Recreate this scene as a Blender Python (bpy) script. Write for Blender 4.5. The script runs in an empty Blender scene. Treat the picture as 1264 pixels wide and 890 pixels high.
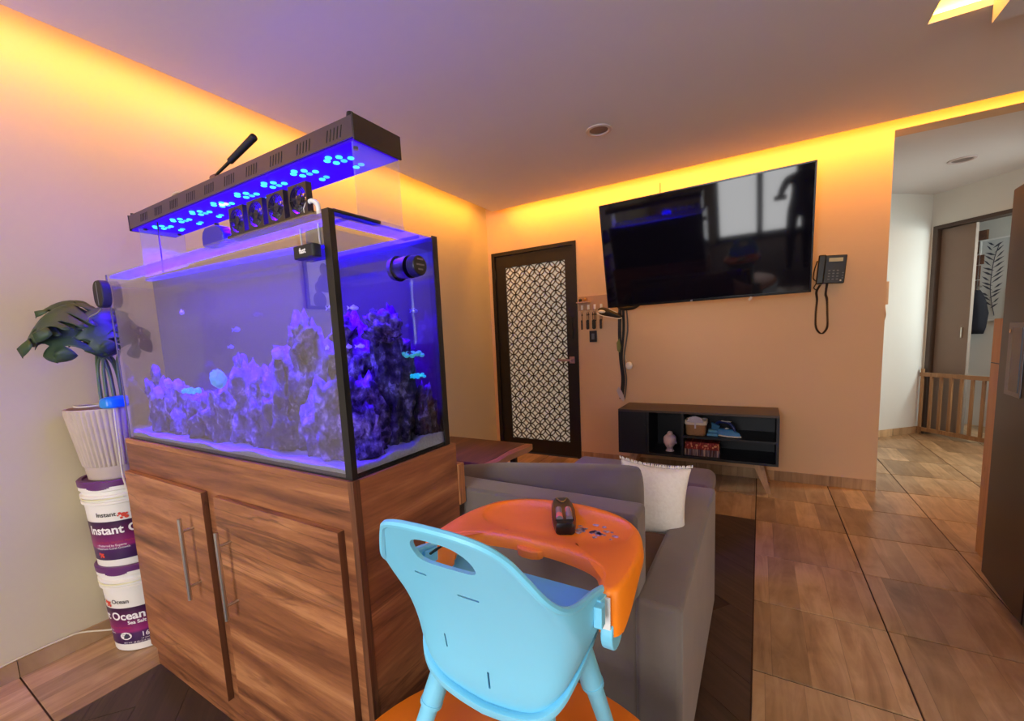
import bpy, bmesh, math, random
from mathutils import Vector, Matrix, noise
C = bpy.context.scene
COL = C.collection
R = math.radians
PI = math.pi
random.seed(7)

# ------------------------------------------------------------------ camera
def rotvec(w):
    v = Vector(w); a = v.length
    return Matrix.Rotation(a, 3, v.normalized())
B = Matrix(((1, 0, 0), (0, 0, -1), (0, 1, 0)))
W2C = rotvec((1.26278426e-01, 5.40100781e-01, -1.54693468e-02)) @ B     # x right, y down, z forward
cam_d = bpy.data.cameras.new('camera'); cam = bpy.data.objects.new('camera', cam_d); COL.objects.link(cam)
rows = [W2C[0], -W2C[1], -W2C[2]]                                       # blender: x right, y up, -z forward
m3 = Matrix((rows[0], rows[1], rows[2])).transposed()
cam.matrix_world = Matrix.Translation((0, 0, 1.24)) @ m3.to_4x4()
cam_d.sensor_fit = 'HORIZONTAL'; cam_d.sensor_width = 36
cam_d.lens = 528.665 * 36 / 1264
cam_d.shift_x = (632 - 620.527) / 1264
cam_d.shift_y = (478.136 - 445) / 1264
cam_d.clip_start = 0.02
C.camera = cam

# ------------------------------------------------------------------ light and exposure
C.view_settings.view_transform = 'Standard'
C.view_settings.look = 'None'
C.view_settings.gamma = 1
C.view_settings.exposure = 0.1
C.cycles.use_denoising = True
try: C.cycles.denoiser = 'OPENIMAGEDENOISE'
except Exception: pass
C.cycles.max_bounces = 10
C.cycles.diffuse_bounces = 4
C.cycles.transparent_max_bounces = 16
C.cycles.sample_clamp_indirect = 4
world = bpy.data.worlds.new('world'); C.world = world; world.use_nodes = True
bg = world.node_tree.nodes['Background']; bg.inputs[0].default_value = (0.75, 0.85, 1, 1); bg.inputs[1].default_value = 0.3

def area(name, loc, direction, sx, sy, power, color, spread=180):
    l = bpy.data.lights.new(name, 'AREA'); l.shape = 'RECTANGLE'; l.size = sx; l.size_y = sy
    l.energy = power; l.color = color; l.spread = R(spread)
    o = bpy.data.objects.new(name, l); COL.objects.link(o)
    o.location = loc
    o.rotation_euler = Vector(direction).to_track_quat('-Z', 'Y').to_euler()
    return o
WARM = (1.0, 0.385, 0.03)
BLUE = (0.045, 0.0, 1.0)
def strip(name, a, b, direction, power, color=WARM, w=0.02):
    a = Vector(a); b = Vector(b); L = (b - a).length
    o = area(name, (a + b) / 2, direction, L, w, power, color)
    x = (b - a).normalized(); z = -Vector(direction).normalized(); y = z.cross(x)
    o.rotation_euler = Matrix((x, y, z)).transposed().to_euler()
    return o
strip('cove_light_left', (-2.30, -2.9, 2.505), (-2.30, 3.70, 2.505), (-1, 0, -1.4), 33)
strip('cove_light_back', (-2.2, 3.755, 2.505), (2.5, 3.755, 2.505), (0, 1, -1.5), 30)
strip('cove_light_recess', (0.87, 0.95, 2.572), (0.87, 2.62, 2.572), (-1, 0, .35), 26, WARM, .012)
strip('cove_light_recess_end', (0.60, 2.655, 2.50), (0.76, 2.655, 2.50), (0, -.4, 1), 3)
# daylight through the balcony door behind the camera, through the hall window, and an added side fill
area('window_daylight', (-0.785, -2.93, 1.22), (0, 1, -0.05), 0.66, 2.15, 52, (0.97, 0.97, 0.97))
area('window_daylight', (-0.015, -2.93, 1.22), (0, 1, -0.05), 0.66, 2.15, 52, (0.97, 0.97, 0.97))
area('side_fill_light', (2.95, 0.0, 1.5), (-1, 0.05, -0.1), 1.5, 1.2, 30, (1.0, 0.95, 0.9))  # added fill that brightens the left wall; no source seen there
area('window_daylight_hall', (2.95, 4.9, 1.5), (-1, 0.35, -0.25), 1.0, 1.3, 75, (0.78, 0.95, 1.0), 100)
area('aquarium_led_light', (-1.455, 0.81, 1.695), (0, 0, -1), 0.96, 0.10, 220, BLUE, 115)

# ------------------------------------------------------------------ helpers
def srgb(r, g, b):
    f = lambda c: (c / 255 / 12.92) if c / 255 <= 0.04045 else ((c / 255 + 0.055) / 1.055) ** 2.4
    return (f(r), f(g), f(b), 1)
class NT:
    def __init__(s, name):
        s.m = bpy.data.materials.new(name); s.m.use_nodes = True
        s.t = s.m.node_tree; s.n = s.t.nodes; s.n.clear()
        s.out = s.n.new('ShaderNodeOutputMaterial')
    def add(s, typ, **kw):
        x = s.n.new('ShaderNode' + typ)
        for k, v in kw.items():
            if k in ('operation', 'blend_type', 'data_type', 'noise_dimensions', 'wave_type', 'bands_direction', 'feature', 'distance'): setattr(x, k, v)
            else:
                key = int(k[1:]) if k[0] == 'i' and k[1:].isdigit() else k.replace('_', ' ')
                s.set(x.inputs[key], v)
        return x
    def set(s, sock, v):
        if isinstance(v, bpy.types.NodeSocket): s.t.links.new(v, sock)
        else: sock.default_value = v
    def link(s, a, b): s.t.links.new(a, b)
    def math(s, op, a, b=0.0):
        x = s.n.new('ShaderNodeMath'); x.operation = op; s.set(x.inputs[0], a); s.set(x.inputs[1], b); return x.outputs[0]
    def mix(s, f, a, b, typ='MIX'):
        x = s.n.new('ShaderNodeMix'); x.data_type = 'RGBA'; x.blend_type = typ
        s.set(x.inputs[0], f); s.set(x.inputs[6], a); s.set(x.inputs[7], b); return x.outputs[2]
    def ramp(s, f, stops):
        x = s.n.new('ShaderNodeValToRGB'); e = x.color_ramp.elements
        while len(e) < len(stops): e.new(0.5)
        for k, (p, c) in zip(e, stops): k.position = p; k.color = c
        s.set(x.inputs[0], f); return x.outputs[0]
    def coord(s, scale=(1, 1, 1), loc=(0, 0, 0), rot=(0, 0, 0), src='Object'):
        tc = s.n.new('ShaderNodeTexCoord'); mp = s.n.new('ShaderNodeMapping')
        s.link(tc.outputs[src], mp.inputs[0]); s.set(mp.inputs[1], loc); s.set(mp.inputs[2], rot); s.set(mp.inputs[3], scale)
        return mp.outputs[0]
    def noise(s, vec, scale, detail=3, dist=0.0, rough=0.5):
        x = s.n.new('ShaderNodeTexNoise'); s.set(x.inputs['Vector'], vec); x.inputs['Scale'].default_value = scale
        x.inputs['Detail'].default_value = detail; x.inputs['Distortion'].default_value = dist; x.inputs['Roughness'].default_value = rough
        return x.outputs[0]
    def bump(s, h, strength=0.2, dist=0.01):
        x = s.n.new('ShaderNodeBump'); s.set(x.inputs['Height'], h); x.inputs['Strength'].default_value = strength
        x.inputs['Distance'].default_value = dist; return x.outputs[0]
    def pbr(s, color, rough=0.5, metal=0.0, normal=None, spec=0.5, emit=None, estr=0.0, coat=0.0, sheen=0.0, trans=0.0, alpha=None, sss=0.0):
        x = s.n.new('ShaderNodeBsdfPrincipled')
        s.set(x.inputs['Base Color'], color); s.set(x.inputs['Roughness'], rough); s.set(x.inputs['Metallic'], metal)
        s.set(x.inputs['Specular IOR Level'], spec)
        if normal is not None: s.link(normal, x.inputs['Normal'])
        if emit is not None: s.set(x.inputs['Emission Color'], emit); s.set(x.inputs['Emission Strength'], estr)
        if coat: x.inputs['Coat Weight'].default_value = coat
        if sheen: x.inputs['Sheen Weight'].default_value = sheen
        if trans: x.inputs['Transmission Weight'].default_value = trans
        s.link(x.outputs[0], s.out.inputs[0]); return x
def dark(c, k): return (c[0] * k, c[1] * k, c[2] * k, 1)
def plain(name, c, rough=0.5, metal=0.0, var=0.12, scale=14, bump=0.0, spec=0.5, coat=0.0, sheen=0.0):
    n = NT(name); v = n.coord(); f = n.noise(v, scale, 4)
    col = n.mix(f, dark(c, 1 - var), dark(c, 1 + var))
    nb = n.bump(n.noise(v, scale * 9, 2), bump, 0.004) if bump else None
    n.pbr(col, rough, metal, nb, spec, coat=coat, sheen=sheen); return n.m
def glow(name, c, s, base=(0.02, 0.02, 0.02, 1)):
    n = NT(name); v = n.coord(); f = n.noise(v, 60, 2)
    n.pbr(base, 0.4, emit=n.mix(f, c, dark(c, 0.85)), estr=s)
    n.m.cycles.emission_sampling = 'NONE'; return n.m
def wood(name, cols, axis='x', scale=1.0, rough=0.45, coat=0.0, across=14, rnd=True):
    n = NT(name)
    sc = {'x': (0.9, across, across), 'y': (across, 0.9, across), 'z': (across, across, 0.9)}[axis]
    tc = n.n.new('ShaderNodeTexCoord'); vec = tc.outputs['Object']
    if rnd:
        oi = n.n.new('ShaderNodeObjectInfo'); a = n.n.new('ShaderNodeVectorMath'); a.operation = 'ADD'
        r = n.math('MULTIPLY', oi.outputs['Random'], 37.0)
        cx = n.n.new('ShaderNodeCombineXYZ')
        for i in range(3): n.link(r, cx.inputs[i])
        n.link(vec, a.inputs[0]); n.link(cx.outputs[0], a.inputs[1]); vec = a.outputs[0]
    mp = n.n.new('ShaderNodeMapping'); n.link(vec, mp.inputs[0]); mp.inputs[3].default_value = [q * scale for q in sc]
    v = mp.outputs[0]
    big = n.noise(v, 0.8, 5, 1.1, 0.6)
    fine = n.noise(v, 4.5, 6, 0.5, 0.72)
    f = n.math('ADD', n.math('MULTIPLY', big, 0.72), n.math('MULTIPLY', fine, 0.28))
    col = n.ramp(f, cols)
    mp2 = n.n.new('ShaderNodeMapping'); n.link(vec, mp2.inputs[0]); mp2.inputs[3].default_value = [1 + (q - 1) * .25 for q in sc]
    knots = n.noise(mp2.outputs[0], 2.3 * scale, 2, 0.8)
    kf = n.ramp(knots, [(0.0, (0, 0, 0, 1)), (0.66, (0, 0, 0, 1)), (0.74, (1, 1, 1, 1))])
    col = n.mix(n.math('MULTIPLY', kf, 0.55), col, cols[0][1])
    ve = n.math('ABSOLUTE', n.math('SUBTRACT', n.noise(v, 1.25, 4, 1.4, 0.55), 0.5))
    vf = n.ramp(ve, [(0.0, (1, 1, 1, 1)), (0.012, (.6, .6, .6, 1)), (0.03, (0, 0, 0, 1))])
    vm = n.ramp(n.noise(mp2.outputs[0], 1.1 * scale, 2), [(0.45, (0, 0, 0, 1)), (0.6, (1, 1, 1, 1))])
    col = n.mix(n.math('MULTIPLY', n.math('MULTIPLY', vf, vm), 0.6), col, dark(cols[0][1], .6))
    n.pbr(col, rough, normal=n.bump(fine, 0.08, 0.003), coat=coat); return n.m

def front_only(n, fr):
    ge = n.n.new('ShaderNodeNewGeometry')
    return n.math('MULTIPLY', fr.outputs[0], n.math('SUBTRACT', 1.0, ge.outputs['Backfacing']))
def BM(): return bmesh.new()
def face(bm, vs):
    try: return bm.faces.new(vs)
    except ValueError: return None
def box(bm, x0, x1, y0, y1, z0, z1, M=None):
    p = [Vector((x, y, z)) for z in (z0, z1) for y in (y0, y1) for x in (x0, x1)]
    if M is not None: p = [M @ q for q in p]
    v = [bm.verts.new(q) for q in p]
    for f in ((0, 2, 3, 1), (4, 5, 7, 6), (0, 1, 5, 4), (2, 6, 7, 3), (0, 4, 6, 2), (1, 3, 7, 5)): face(bm, [v[i] for i in f])
    return bm
def rows_mesh(bm, rows, closed=True, cap0=True, cap1=True):
    V = [[bm.verts.new(p) for p in r] for r in rows]
    n = len(rows[0])
    for a, b in zip(V, V[1:]):
        for i in range(n if closed else n - 1):
            j = (i + 1) % n; face(bm, [a[i], a[j], b[j], b[i]])
    if cap0 and closed: face(bm, V[0][::-1])
    if cap1 and closed: face(bm, V[-1])
    return V
def frame(d):
    d = Vector(d).normalized(); u = Vector((0, 0, 1)) if abs(d.z) < 0.95 else Vector((1, 0, 0))
    a = d.cross(u).normalized(); b = d.cross(a).normalized(); return a, b
def cyl(bm, p, q, r1, r2=None, n=16):
    p = Vector(p); q = Vector(q); r2 = r1 if r2 is None else r2; a, b = frame(q - p)
    ring = lambda c, r: [c + (a * math.cos(2 * PI * i / n) + b * math.sin(2 * PI * i / n)) * r for i in range(n)]
    rows_mesh(bm, [ring(p, r1), ring(q, r2)]); return bm
def catmull(P, k=6):
    P = [Vector(p) for p in P]; out = []
    for i in range(len(P) - 1):
        p0 = P[max(i - 1, 0)]; p1 = P[i]; p2 = P[i + 1]; p3 = P[min(i + 2, len(P) - 1)]
        for j in range(k):
            t = j / k
            out.append(0.5 * (2 * p1 + (p2 - p0) * t + (2 * p0 - 5 * p1 + 4 * p2 - p3) * t * t + (3 * p1 - 3 * p2 + p3 - p0) * t ** 3))
    out.append(P[-1]); return out
def tube(bm, P, r, n=8, k=6, taper=None):
    P = catmull(P, k) if k > 1 else [Vector(p) for p in P]
    rows = []; prev = None
    for i, p in enumerate(P):
        d = (P[min(i + 1, len(P) - 1)] - P[max(i - 1, 0)])
        if d.length < 1e-9: d = Vector((0, 0, 1))
        d.normalize()
        if prev is None: a, b = frame(d)
        else:
            a = (prev - d * prev.dot(d)); a = a.normalized() if a.length > 1e-6 else frame(d)[0]; b = d.cross(a)
        prev = a
        rr = r if taper is None else r + (taper - r) * i / (len(P) - 1)
        rows.append([p + (a * math.cos(2 * PI * j / n) + b * math.sin(2 * PI * j / n)) * rr for j in range(n)])
    rows_mesh(bm, rows); return bm
def lathe(bm, prof, n=32, c=(0, 0, 0), M=None):
    rows = []
    for r, z in prof:
        ring = [Vector((c[0] + r * math.cos(2 * PI * i / n), c[1] + r * math.sin(2 * PI * i / n), c[2] + z)) for i in range(n)]
        rows.append([M @ q for q in ring] if M is not None else ring)
    rows_mesh(bm, rows, True, prof[0][0] > 1e-6, prof[-1][0] > 1e-6); return bm
def ball(bm, c, r, u=16, v=10, M=None):
    r = (r, r, r) if not hasattr(r, '__len__') else r
    rows = []
    for j in range(1, v):
        t = PI * j / v
        rows.append([Vector((r[0] * math.sin(t) * math.cos(2 * PI * i / u), r[1] * math.sin(t) * math.sin(2 * PI * i / u), -r[2] * math.cos(t))) for i in range(u)])
    f = (lambda q: (M @ q if M is not None else q) + Vector(c))
    rows = [[f(q) for q in rr] for rr in rows]
    V = rows_mesh(bm, rows, True, False, False)
    s = bm.verts.new(f(Vector((0, 0, -r[2])))); t = bm.verts.new(f(Vector((0, 0, r[2]))))
    for i in range(u):
        j = (i + 1) % u; face(bm, [s, V[0][j], V[0][i]]); face(bm, [t, V[-1][i], V[-1][j]])
    return bm
def prism(bm, poly, f0, f1):
    """poly: 2d points; f0, f1 map a 2d point to the two faces of the plate"""
    a = [bm.verts.new(f0(*p)) for p in poly]; b = [bm.verts.new(f1(*p)) for p in poly]
    face(bm, a[::-1]); face(bm, b)
    for i in range(len(poly)):
        j = (i + 1) % len(poly); face(bm, [a[i], a[j], b[j], b[i]])
    return bm
def plate(bm, poly, z0, z1): return prism(bm, poly, lambda x, y: Vector((x, y, z0)), lambda x, y: Vector((x, y, z1)))
def vplate(bm, poly, y0, y1): return prism(bm, poly, lambda x, z: Vector((x, y0, z)), lambda x, z: Vector((x, y1, z)))
def xplate(bm, poly, x0, x1): return prism(bm, poly, lambda y, z: Vector((x0, y, z)), lambda y, z: Vector((x1, y, z)))
def rrect(x0, x1, y0, y1, r, k=4):
    out = []
    for cx, cy, a in ((x1 - r, y1 - r, 0), (x0 + r, y1 - r, 90), (x0 + r, y0 + r, 180), (x1 - r, y0 + r, 270)):
        for i in range(k + 1):
            t = R(a + 90 * i / k); out.append((cx + r * math.cos(t), cy + r * math.sin(t)))
    return out
def obj(name, bm, m, parent=None, smooth=None, bevel=0.0, seg=2, kind=None, sub=0, loc=None):
    bmesh.ops.recalc_face_normals(bm, faces=bm.faces)
    me = bpy.data.meshes.new(name); bm.to_mesh(me); bm.free()
    me.materials.append(m)
    if smooth:
        for p in me.polygons: p.use_smooth = True
        if smooth != 'all': me.set_sharp_from_angle(angle=R(smooth if not isinstance(smooth, bool) else 40))
    o = bpy.data.objects.new(name, me); COL.objects.link(o)
    if parent is not None: o.parent = parent
    if loc is not None: o.location = loc
    if bevel:
        b = o.modifiers.new('bevel', 'BEVEL'); b.width = bevel; b.segments = seg; b.limit_method = 'ANGLE'; b.angle_limit = R(35)
        for p in me.polygons: p.use_smooth = True
        me.set_sharp_from_angle(angle=R(35)) if False else None
        b.harden_normals = True
    if sub:
        s = o.modifiers.new('sub', 'SUBSURF'); s.levels = sub; s.render_levels = sub
        for p in me.polygons: p.use_smooth = True
    if kind: o['kind'] = kind
    return o
def tag(o, label, cat, group=None):
    o['label'] = label; o['category'] = cat
    if group: o['group'] = group
    return o
def thing(name, label, cat, loc=(0, 0, 0), rz=0.0, group=None):
    o = bpy.data.objects.new(name, None); COL.objects.link(o); o.empty_display_size = 0.05
    o.location = loc; o.rotation_euler = (0, 0, rz); return tag(o, label, cat, group)
def struct(name, bm, m, parent=None, **kw): return obj(name, bm, m, parent, kind='structure', **kw)
def copy_tree(o, parent=None):
    c = o.copy(); COL.objects.link(c)
    if parent is not None: c.parent = parent
    for ch in list(o.children): copy_tree(ch, c)
    return c
def bake(o):
    """apply the modifiers of o"""
    dg = bpy.context.evaluated_depsgraph_get(); dg.update()
    me = bpy.data.meshes.new_from_object(o.evaluated_get(dg)); o.modifiers.clear(); o.data = me; return o
def text_geo(body, size, offset=0.0, spacing=1.0):
    cu = bpy.data.curves.new('txt', 'FONT'); cu.body = body; cu.size = size; cu.offset = offset; cu.space_character = spacing
    cu.align_x = 'CENTER'; cu.resolution_u = 3
    o = bpy.data.objects.new('txt', cu); COL.objects.link(o)
    dg = bpy.context.evaluated_depsgraph_get(); dg.update()
    me = o.evaluated_get(dg).to_mesh()
    V = [tuple(v.co[:2]) for v in me.vertices]; F = [tuple(p.vertices) for p in me.polygons]
    o.evaluated_get(dg).to_mesh_clear(); bpy.data.objects.remove(o); bpy.data.curves.remove(cu)
    return V, F
def put_text(bm, geo, fn):
    V, F = geo; vs = [bm.verts.new(fn(*p)) for p in V]
    for f in F: face(bm, [vs[i] for i in f])

# ------------------------------------------------------------------ materials
M_wall = plain('wall_paint', srgb(200, 189, 158), 0.75, var=0.03, scale=3, bump=0.03)
M_wall2 = plain('wall_paint_tan', srgb(226, 190, 148), 0.75, var=0.03, scale=3, bump=0.03)
M_hallwall = plain('hall_paint', srgb(214, 210, 200), 0.75, var=0.03, scale=3)
M_ceil = plain('ceiling_paint', srgb(226, 222, 220), 0.8, var=0.03, scale=2, bump=0.02)
M_black = plain('black_plastic', srgb(22, 22, 24), 0.35, var=0.2)
M_blacksat = plain('black_rubber', srgb(24, 24, 26), 0.6, var=0.2)
M_metal = plain('brushed_steel', srgb(205, 200, 192), 0.28, 1.0, var=0.06, scale=60)
M_chrome = plain('chrome', srgb(220, 218, 215), 0.12, 1.0, var=0.03)
M_white = plain('white_plastic', srgb(235, 233, 228), 0.4, var=0.03)
M_grout = plain('grout', srgb(66, 46, 36), 0.9, var=0.2, scale=40)

def tile_mat():
    n = NT('wood_print_tile')
    tc = n.n.new('ShaderNodeTexCoord'); oi = n.n.new('ShaderNodeObjectInfo')
    sp = n.n.new('ShaderNodeSeparateXYZ'); n.link(tc.outputs['Object'], sp.inputs[0])
    rnd = n.math('MULTIPLY', oi.outputs['Random'], 91.7)
    jit = n.noise(tc.outputs['Object'], 1.0, 1)
    s = n.math('FLOOR', n.math('ADD', n.math('DIVIDE', sp.outputs[0], 0.1157), rnd))
    wn = n.n.new('ShaderNodeTexWhiteNoise'); wn.noise_dimensions = '2D'
    cx = n.n.new('ShaderNodeCombineXYZ'); n.link(s, cx.inputs[0]); n.link(rnd, cx.inputs[1]); n.link(cx.outputs[0], wn.inputs['Vector'])
    off = n.n.new('ShaderNodeCombineXYZ'); n.link(n.math('MULTIPLY', s, 3.7), off.inputs[0]); n.link(n.math('ADD', rnd, n.math('MULTIPLY', s, 1.3)), off.inputs[1]); n.link(rnd, off.inputs[2])
    ad = n.n.new('ShaderNodeVectorMath'); ad.operation = 'ADD'; n.link(tc.outputs['Object'], ad.inputs[0]); n.link(off.outputs[0], ad.inputs[1])
    mp = n.n.new('ShaderNodeMapping'); n.link(ad.outputs[0], mp.inputs[0]); mp.inputs[3].default_value = (14, 2.4, 1)
    g = n.noise(mp.outputs[0], 1.0, 6, 1.2, 0.62)
    blotch = n.noise(ad.outputs[0], 5.0, 3, 0.5)
    f = n.math('ADD', n.math('MULTIPLY', g, 0.62), n.math('MULTIPLY', blotch, 0.38))
    col = n.ramp(f, [(0.22, srgb(116, 88, 62)), (0.42, srgb(172, 138, 100)), (0.58, srgb(200, 166, 126)), (0.8, srgb(220, 192, 152))])
    tone = n.ramp(wn.outputs[0], [(0, (0.62, 0.60, 0.58, 1)), (0.5, (0.9, 0.88, 0.86, 1)), (1, (1.12, 1.1, 1.06, 1))])
    col = n.mix(1.0, col, tone, 'MULTIPLY')
    fr = n.math('FRACT', n.math('ADD', n.math('DIVIDE', sp.outputs[0], 0.1157), rnd))
    line = n.math('LESS_THAN', fr, 0.018)
    col = n.mix(n.math('MULTIPLY', line, 0.35), col, srgb(70, 48, 34))
    n.pbr(col, 0.34, normal=n.bump(g, 0.06, 0.002), spec=0.45); return n.m
M_tile = tile_mat()
M_dplank = wood('dark_plank_wood', [(0.25, srgb(44, 33, 27)), (0.5, srgb(66, 50, 41)), (0.72, srgb(88, 68, 56))], 'x', 1.0, 0.5, across=18)
M_cab = wood('cabinet_walnut', [(.30, srgb(70, 38, 24)), (.42, srgb(118, 70, 43)), (.52, srgb(150, 94, 58)), (.62, srgb(184, 126, 82)), (.78, srgb(132, 82, 50))], 'x', 1.0, 0.42, across=11)
M_cabend = wood('cabinet_walnut_end', [(.30, srgb(70, 38, 24)), (.42, srgb(118, 70, 43)), (.52, srgb(150, 94, 58)), (.62, srgb(184, 126, 82)), (.78, srgb(132, 82, 50))], 'y', 1.0, 0.42, across=11)
M_cabedge = wood('cabinet_edge_band', [(0.30, srgb(110, 66, 40)), (0.5, srgb(166, 108, 66)), (0.7, srgb(190, 130, 84))], 'z', 1.0, 0.45, across=20)
M_cabdark = wood('cabinet_edge_dark', [(0.30, srgb(70, 38, 22)), (0.5, srgb(104, 62, 36)), (0.7, srgb(130, 82, 50))], 'z', 1.0, 0.5, across=20)
M_coffee = wood('table_walnut', [(0.28, srgb(56, 34, 22)), (0.5, srgb(96, 60, 38)), (0.72, srgb(130, 86, 54))], 'y', 1.0, 0.4, across=10)
M_oak = wood('light_oak', [(0.28, srgb(176, 132, 88)), (0.5, srgb(200, 156, 108)), (0.72, srgb(216, 176, 128))], 'z', 1.0, 0.5, across=12)
M_gate = wood('gate_beech', [(0.28, srgb(120, 84, 54)), (0.5, srgb(150, 110, 72)), (0.72, srgb(170, 130, 90))], 'z', 1.0, 0.5, across=12)

# ------------------------------------------------------------------ structure
WX, WY = -2.487, 3.943          # faces of the left and the back wall
ZC, ZT = 2.473, 2.64            # lower ceiling, top of the light coves
XR, YN = 3.0, -3.0              # right and rear walls
EX = 0.738                      # end of the back wall
bm = BM(); box(bm, WX - .15, XR + .15, YN - .15, 8.2, -0.14, -0.004); floor = struct('floor', bm, M_grout)
T = 0.4625
tile_me = {}
def tile(x0, x1, y0, y1):
    w, h = round(x1 - x0, 3), round(y1 - y0, 3)
    if w < .03 or h < .03: return
    if (w, h) not in tile_me:
        bm = BM(); g = .0030; c = .0014
        rows_mesh(bm, [[(g, g, -.008), (w - g, g, -.008), (w - g, h - g, -.008), (g, h - g, -.008)], [(g, g, -c), (w - g, g, -c), (w - g, h - g, -c), (g, h - g, -c)],
                       [(g + c, g + c, 0), (w - g - c, g + c, 0), (w - g - c, h - g - c, 0), (g + c, h - g - c, 0)]])
        o = obj('floor_tile', bm, M_tile, floor); o.location = (x0, y0, 0); tile_me[(w, h)] = o.data
    else:
        o = bpy.data.objects.new('floor_tile', tile_me[(w, h)]); COL.objects.link(o); o.parent = floor; o.location = (x0, y0, 0)
y_rows = [1.662 + k * T for k in range(-4, 14)]
y_rows[7] = 3.063
for j in range(len(y_rows) - 1):
    ya, yb = y_rows[j], y_rows[j + 1]
    for i in range(0, 6):                                   # right of the dark inlay
        xa, xb = i * T - 0.005, (i + 1) * T - 0.005
        if i == 5: xb = XR
        if yb < 0.2 and i > 3: continue
        tile(xa, xb, ya, yb)
    if ya >= 3.0:
        for i in range(-6, 0):                              # beyond the dark inlay
            if ya < WY: tile(max(WX, i * T - .005), (i + 1) * T - .005, ya, min(yb, WY))
xl = -2.05
for k in range(-2, 8):
    ya, yb = .32 + (k - 1) * T, .32 + k * T
    tile(WX, xl, ya, min(yb, 3.063))
# dark plank inlay, clipped to its rectangle
def clip(poly, ax, lim, sign):
    out = []
    for i in range(len(poly)):
        p, q = poly[i], poly[(i + 1) % len(poly)]
        ip, iq = sign * (p[ax] - lim) <= 0, sign * (q[ax] - lim) <= 0
        if ip: out.append(p)
        if ip != iq:
            t = (lim - p[ax]) / (q[ax] - p[ax]); out.append((p[0] + (q[0] - p[0]) * t, p[1] + (q[1] - p[1]) * t))
    return out
ang = R(-38); ca, sa = math.cos(ang), math.sin(ang)
for r in range(-14, 26):
    off = (r * 0.37) % 1.0
    for k in range(-4, 5):
        u0, u1, v0, v1 = k - off, k + 1 - off, r * .155, (r + 1) * .155
        P = [(u * ca - v * sa, u * sa + v * ca) for u, v in ((u0, v0), (u1, v0), (u1, v1), (u0, v1))]
        P = clip(clip(clip(clip(P, 0, -0.006, 1), 0, xl + .001, -1), 1, 3.061, 1), 1, -0.6, -1)
        if len(P) < 3: continue
        A = abs(sum(P[i][0] * P[(i + 1) % len(P)][1] - P[(i + 1) % len(P)][0] * P[i][1] for i in range(len(P)))) / 2
        if A < .004: continue
        cx = sum(p[0] for p in P) / len(P); cy = sum(p[1] for p in P) / len(P)
        if (cx < -.45 and cy > 1.0) or (-1.9 < cx < -.9 and cy > .75): continue      # under the sofa and the cabinet
        L = [((p[0] - cx) * .996, (p[1] - cy) * .992) for p in P]
        L = [(x * ca + y * sa, -x * sa + y * ca) for x, y in L]
        bm = BM(); plate(bm, L, -.008, .001)
        o = obj('dark_plank', bm, M_dplank, floor); o.location = (cx, cy, 0); o.rotation_euler.z = ang
# walls
bm = BM(); box(bm, WX - .15, WX, YN - .15, WY + .15, 0, ZT); struct('wall_left', bm, M_wall)
bm = BM()
DX0, DX1, DZ = -2.44, -1.505, 2.112                           # door opening
box(bm, WX - .15, DX0, WY, WY + .15, 0, ZT); box(bm, DX0, DX1, WY, WY + .15, DZ, ZT); box(bm, DX1, EX, WY, WY + .15, 0, ZT)
box(bm, EX, XR + .15, WY, WY + .15, ZC, ZT)
struct('wall_back', bm, M_wall2)
bm = BM(); box(bm, XR, XR + .15, YN, 8.2, 0, ZT); struct('wall_right', bm, M_wall)
bm = BM()
box(bm, WX, -1.2, YN - .15, YN, 0, ZT); box(bm, .4, XR, YN - .15, YN, 0, ZT); box(bm, -1.2, .4, YN - .15, YN, 2.35, ZT)
struct('wall_rear', bm, M_wall)
# ceiling with its light coves and the recess over the dining table
bm = BM(); t = .014
RX0, RX1, RY0, RY1 = .585, 2.1, .7, 2.664
box(bm, WX + .2, RX0, YN, WY - .2, ZC, ZC + t); box(bm, RX0, XR, RY1, WY - .2, ZC, ZC + t)
box(bm, RX1, XR, YN, RY1, ZC, ZC + t); box(bm, RX0, RX1, YN, RY0, ZC, ZC + t)
box(bm, WX - .15, XR + .15, YN - .15, 8.2, ZT, ZT + .1)
box(bm, RX0 - .012, RX0, RY0, RY1 + .012, ZC + t, ZT); box(bm, RX0 - .012, XR, RY1, RY1 + .012, ZC + t, ZT); box(bm, RX1, RX1 + .012, RY0, RY1, ZC + t, ZT); box(bm, RX0, RX1, RY0 - .012, RY0, ZC + t, ZT)
box(bm, WX + .55, WX + .562, YN, WY - .55, ZC + t, ZT); box(bm, WX + .562, XR, WY - .562, WY - .55, ZC + t, ZT)
box(bm, -.3, XR, WY + .151, 8.2, ZC, ZT - .001)                 # hall ceiling
ceiling = struct('ceiling', bm, M_ceil)
bm = BM(); box(bm, .779, 1.95, .9, 2.665, 2.404, 2.56); struct('trim_1', bm, M_ceil)
for xx, yy in ((.95, 1.1), (1.8, 1.1), (.95, 2.5), (1.8, 2.5)):
    pass
bm = BM(); box(bm, 1.0, 1.7, 1.2, 2.4, 2.56, ZT); struct('trim_2', bm, M_ceil)
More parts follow.
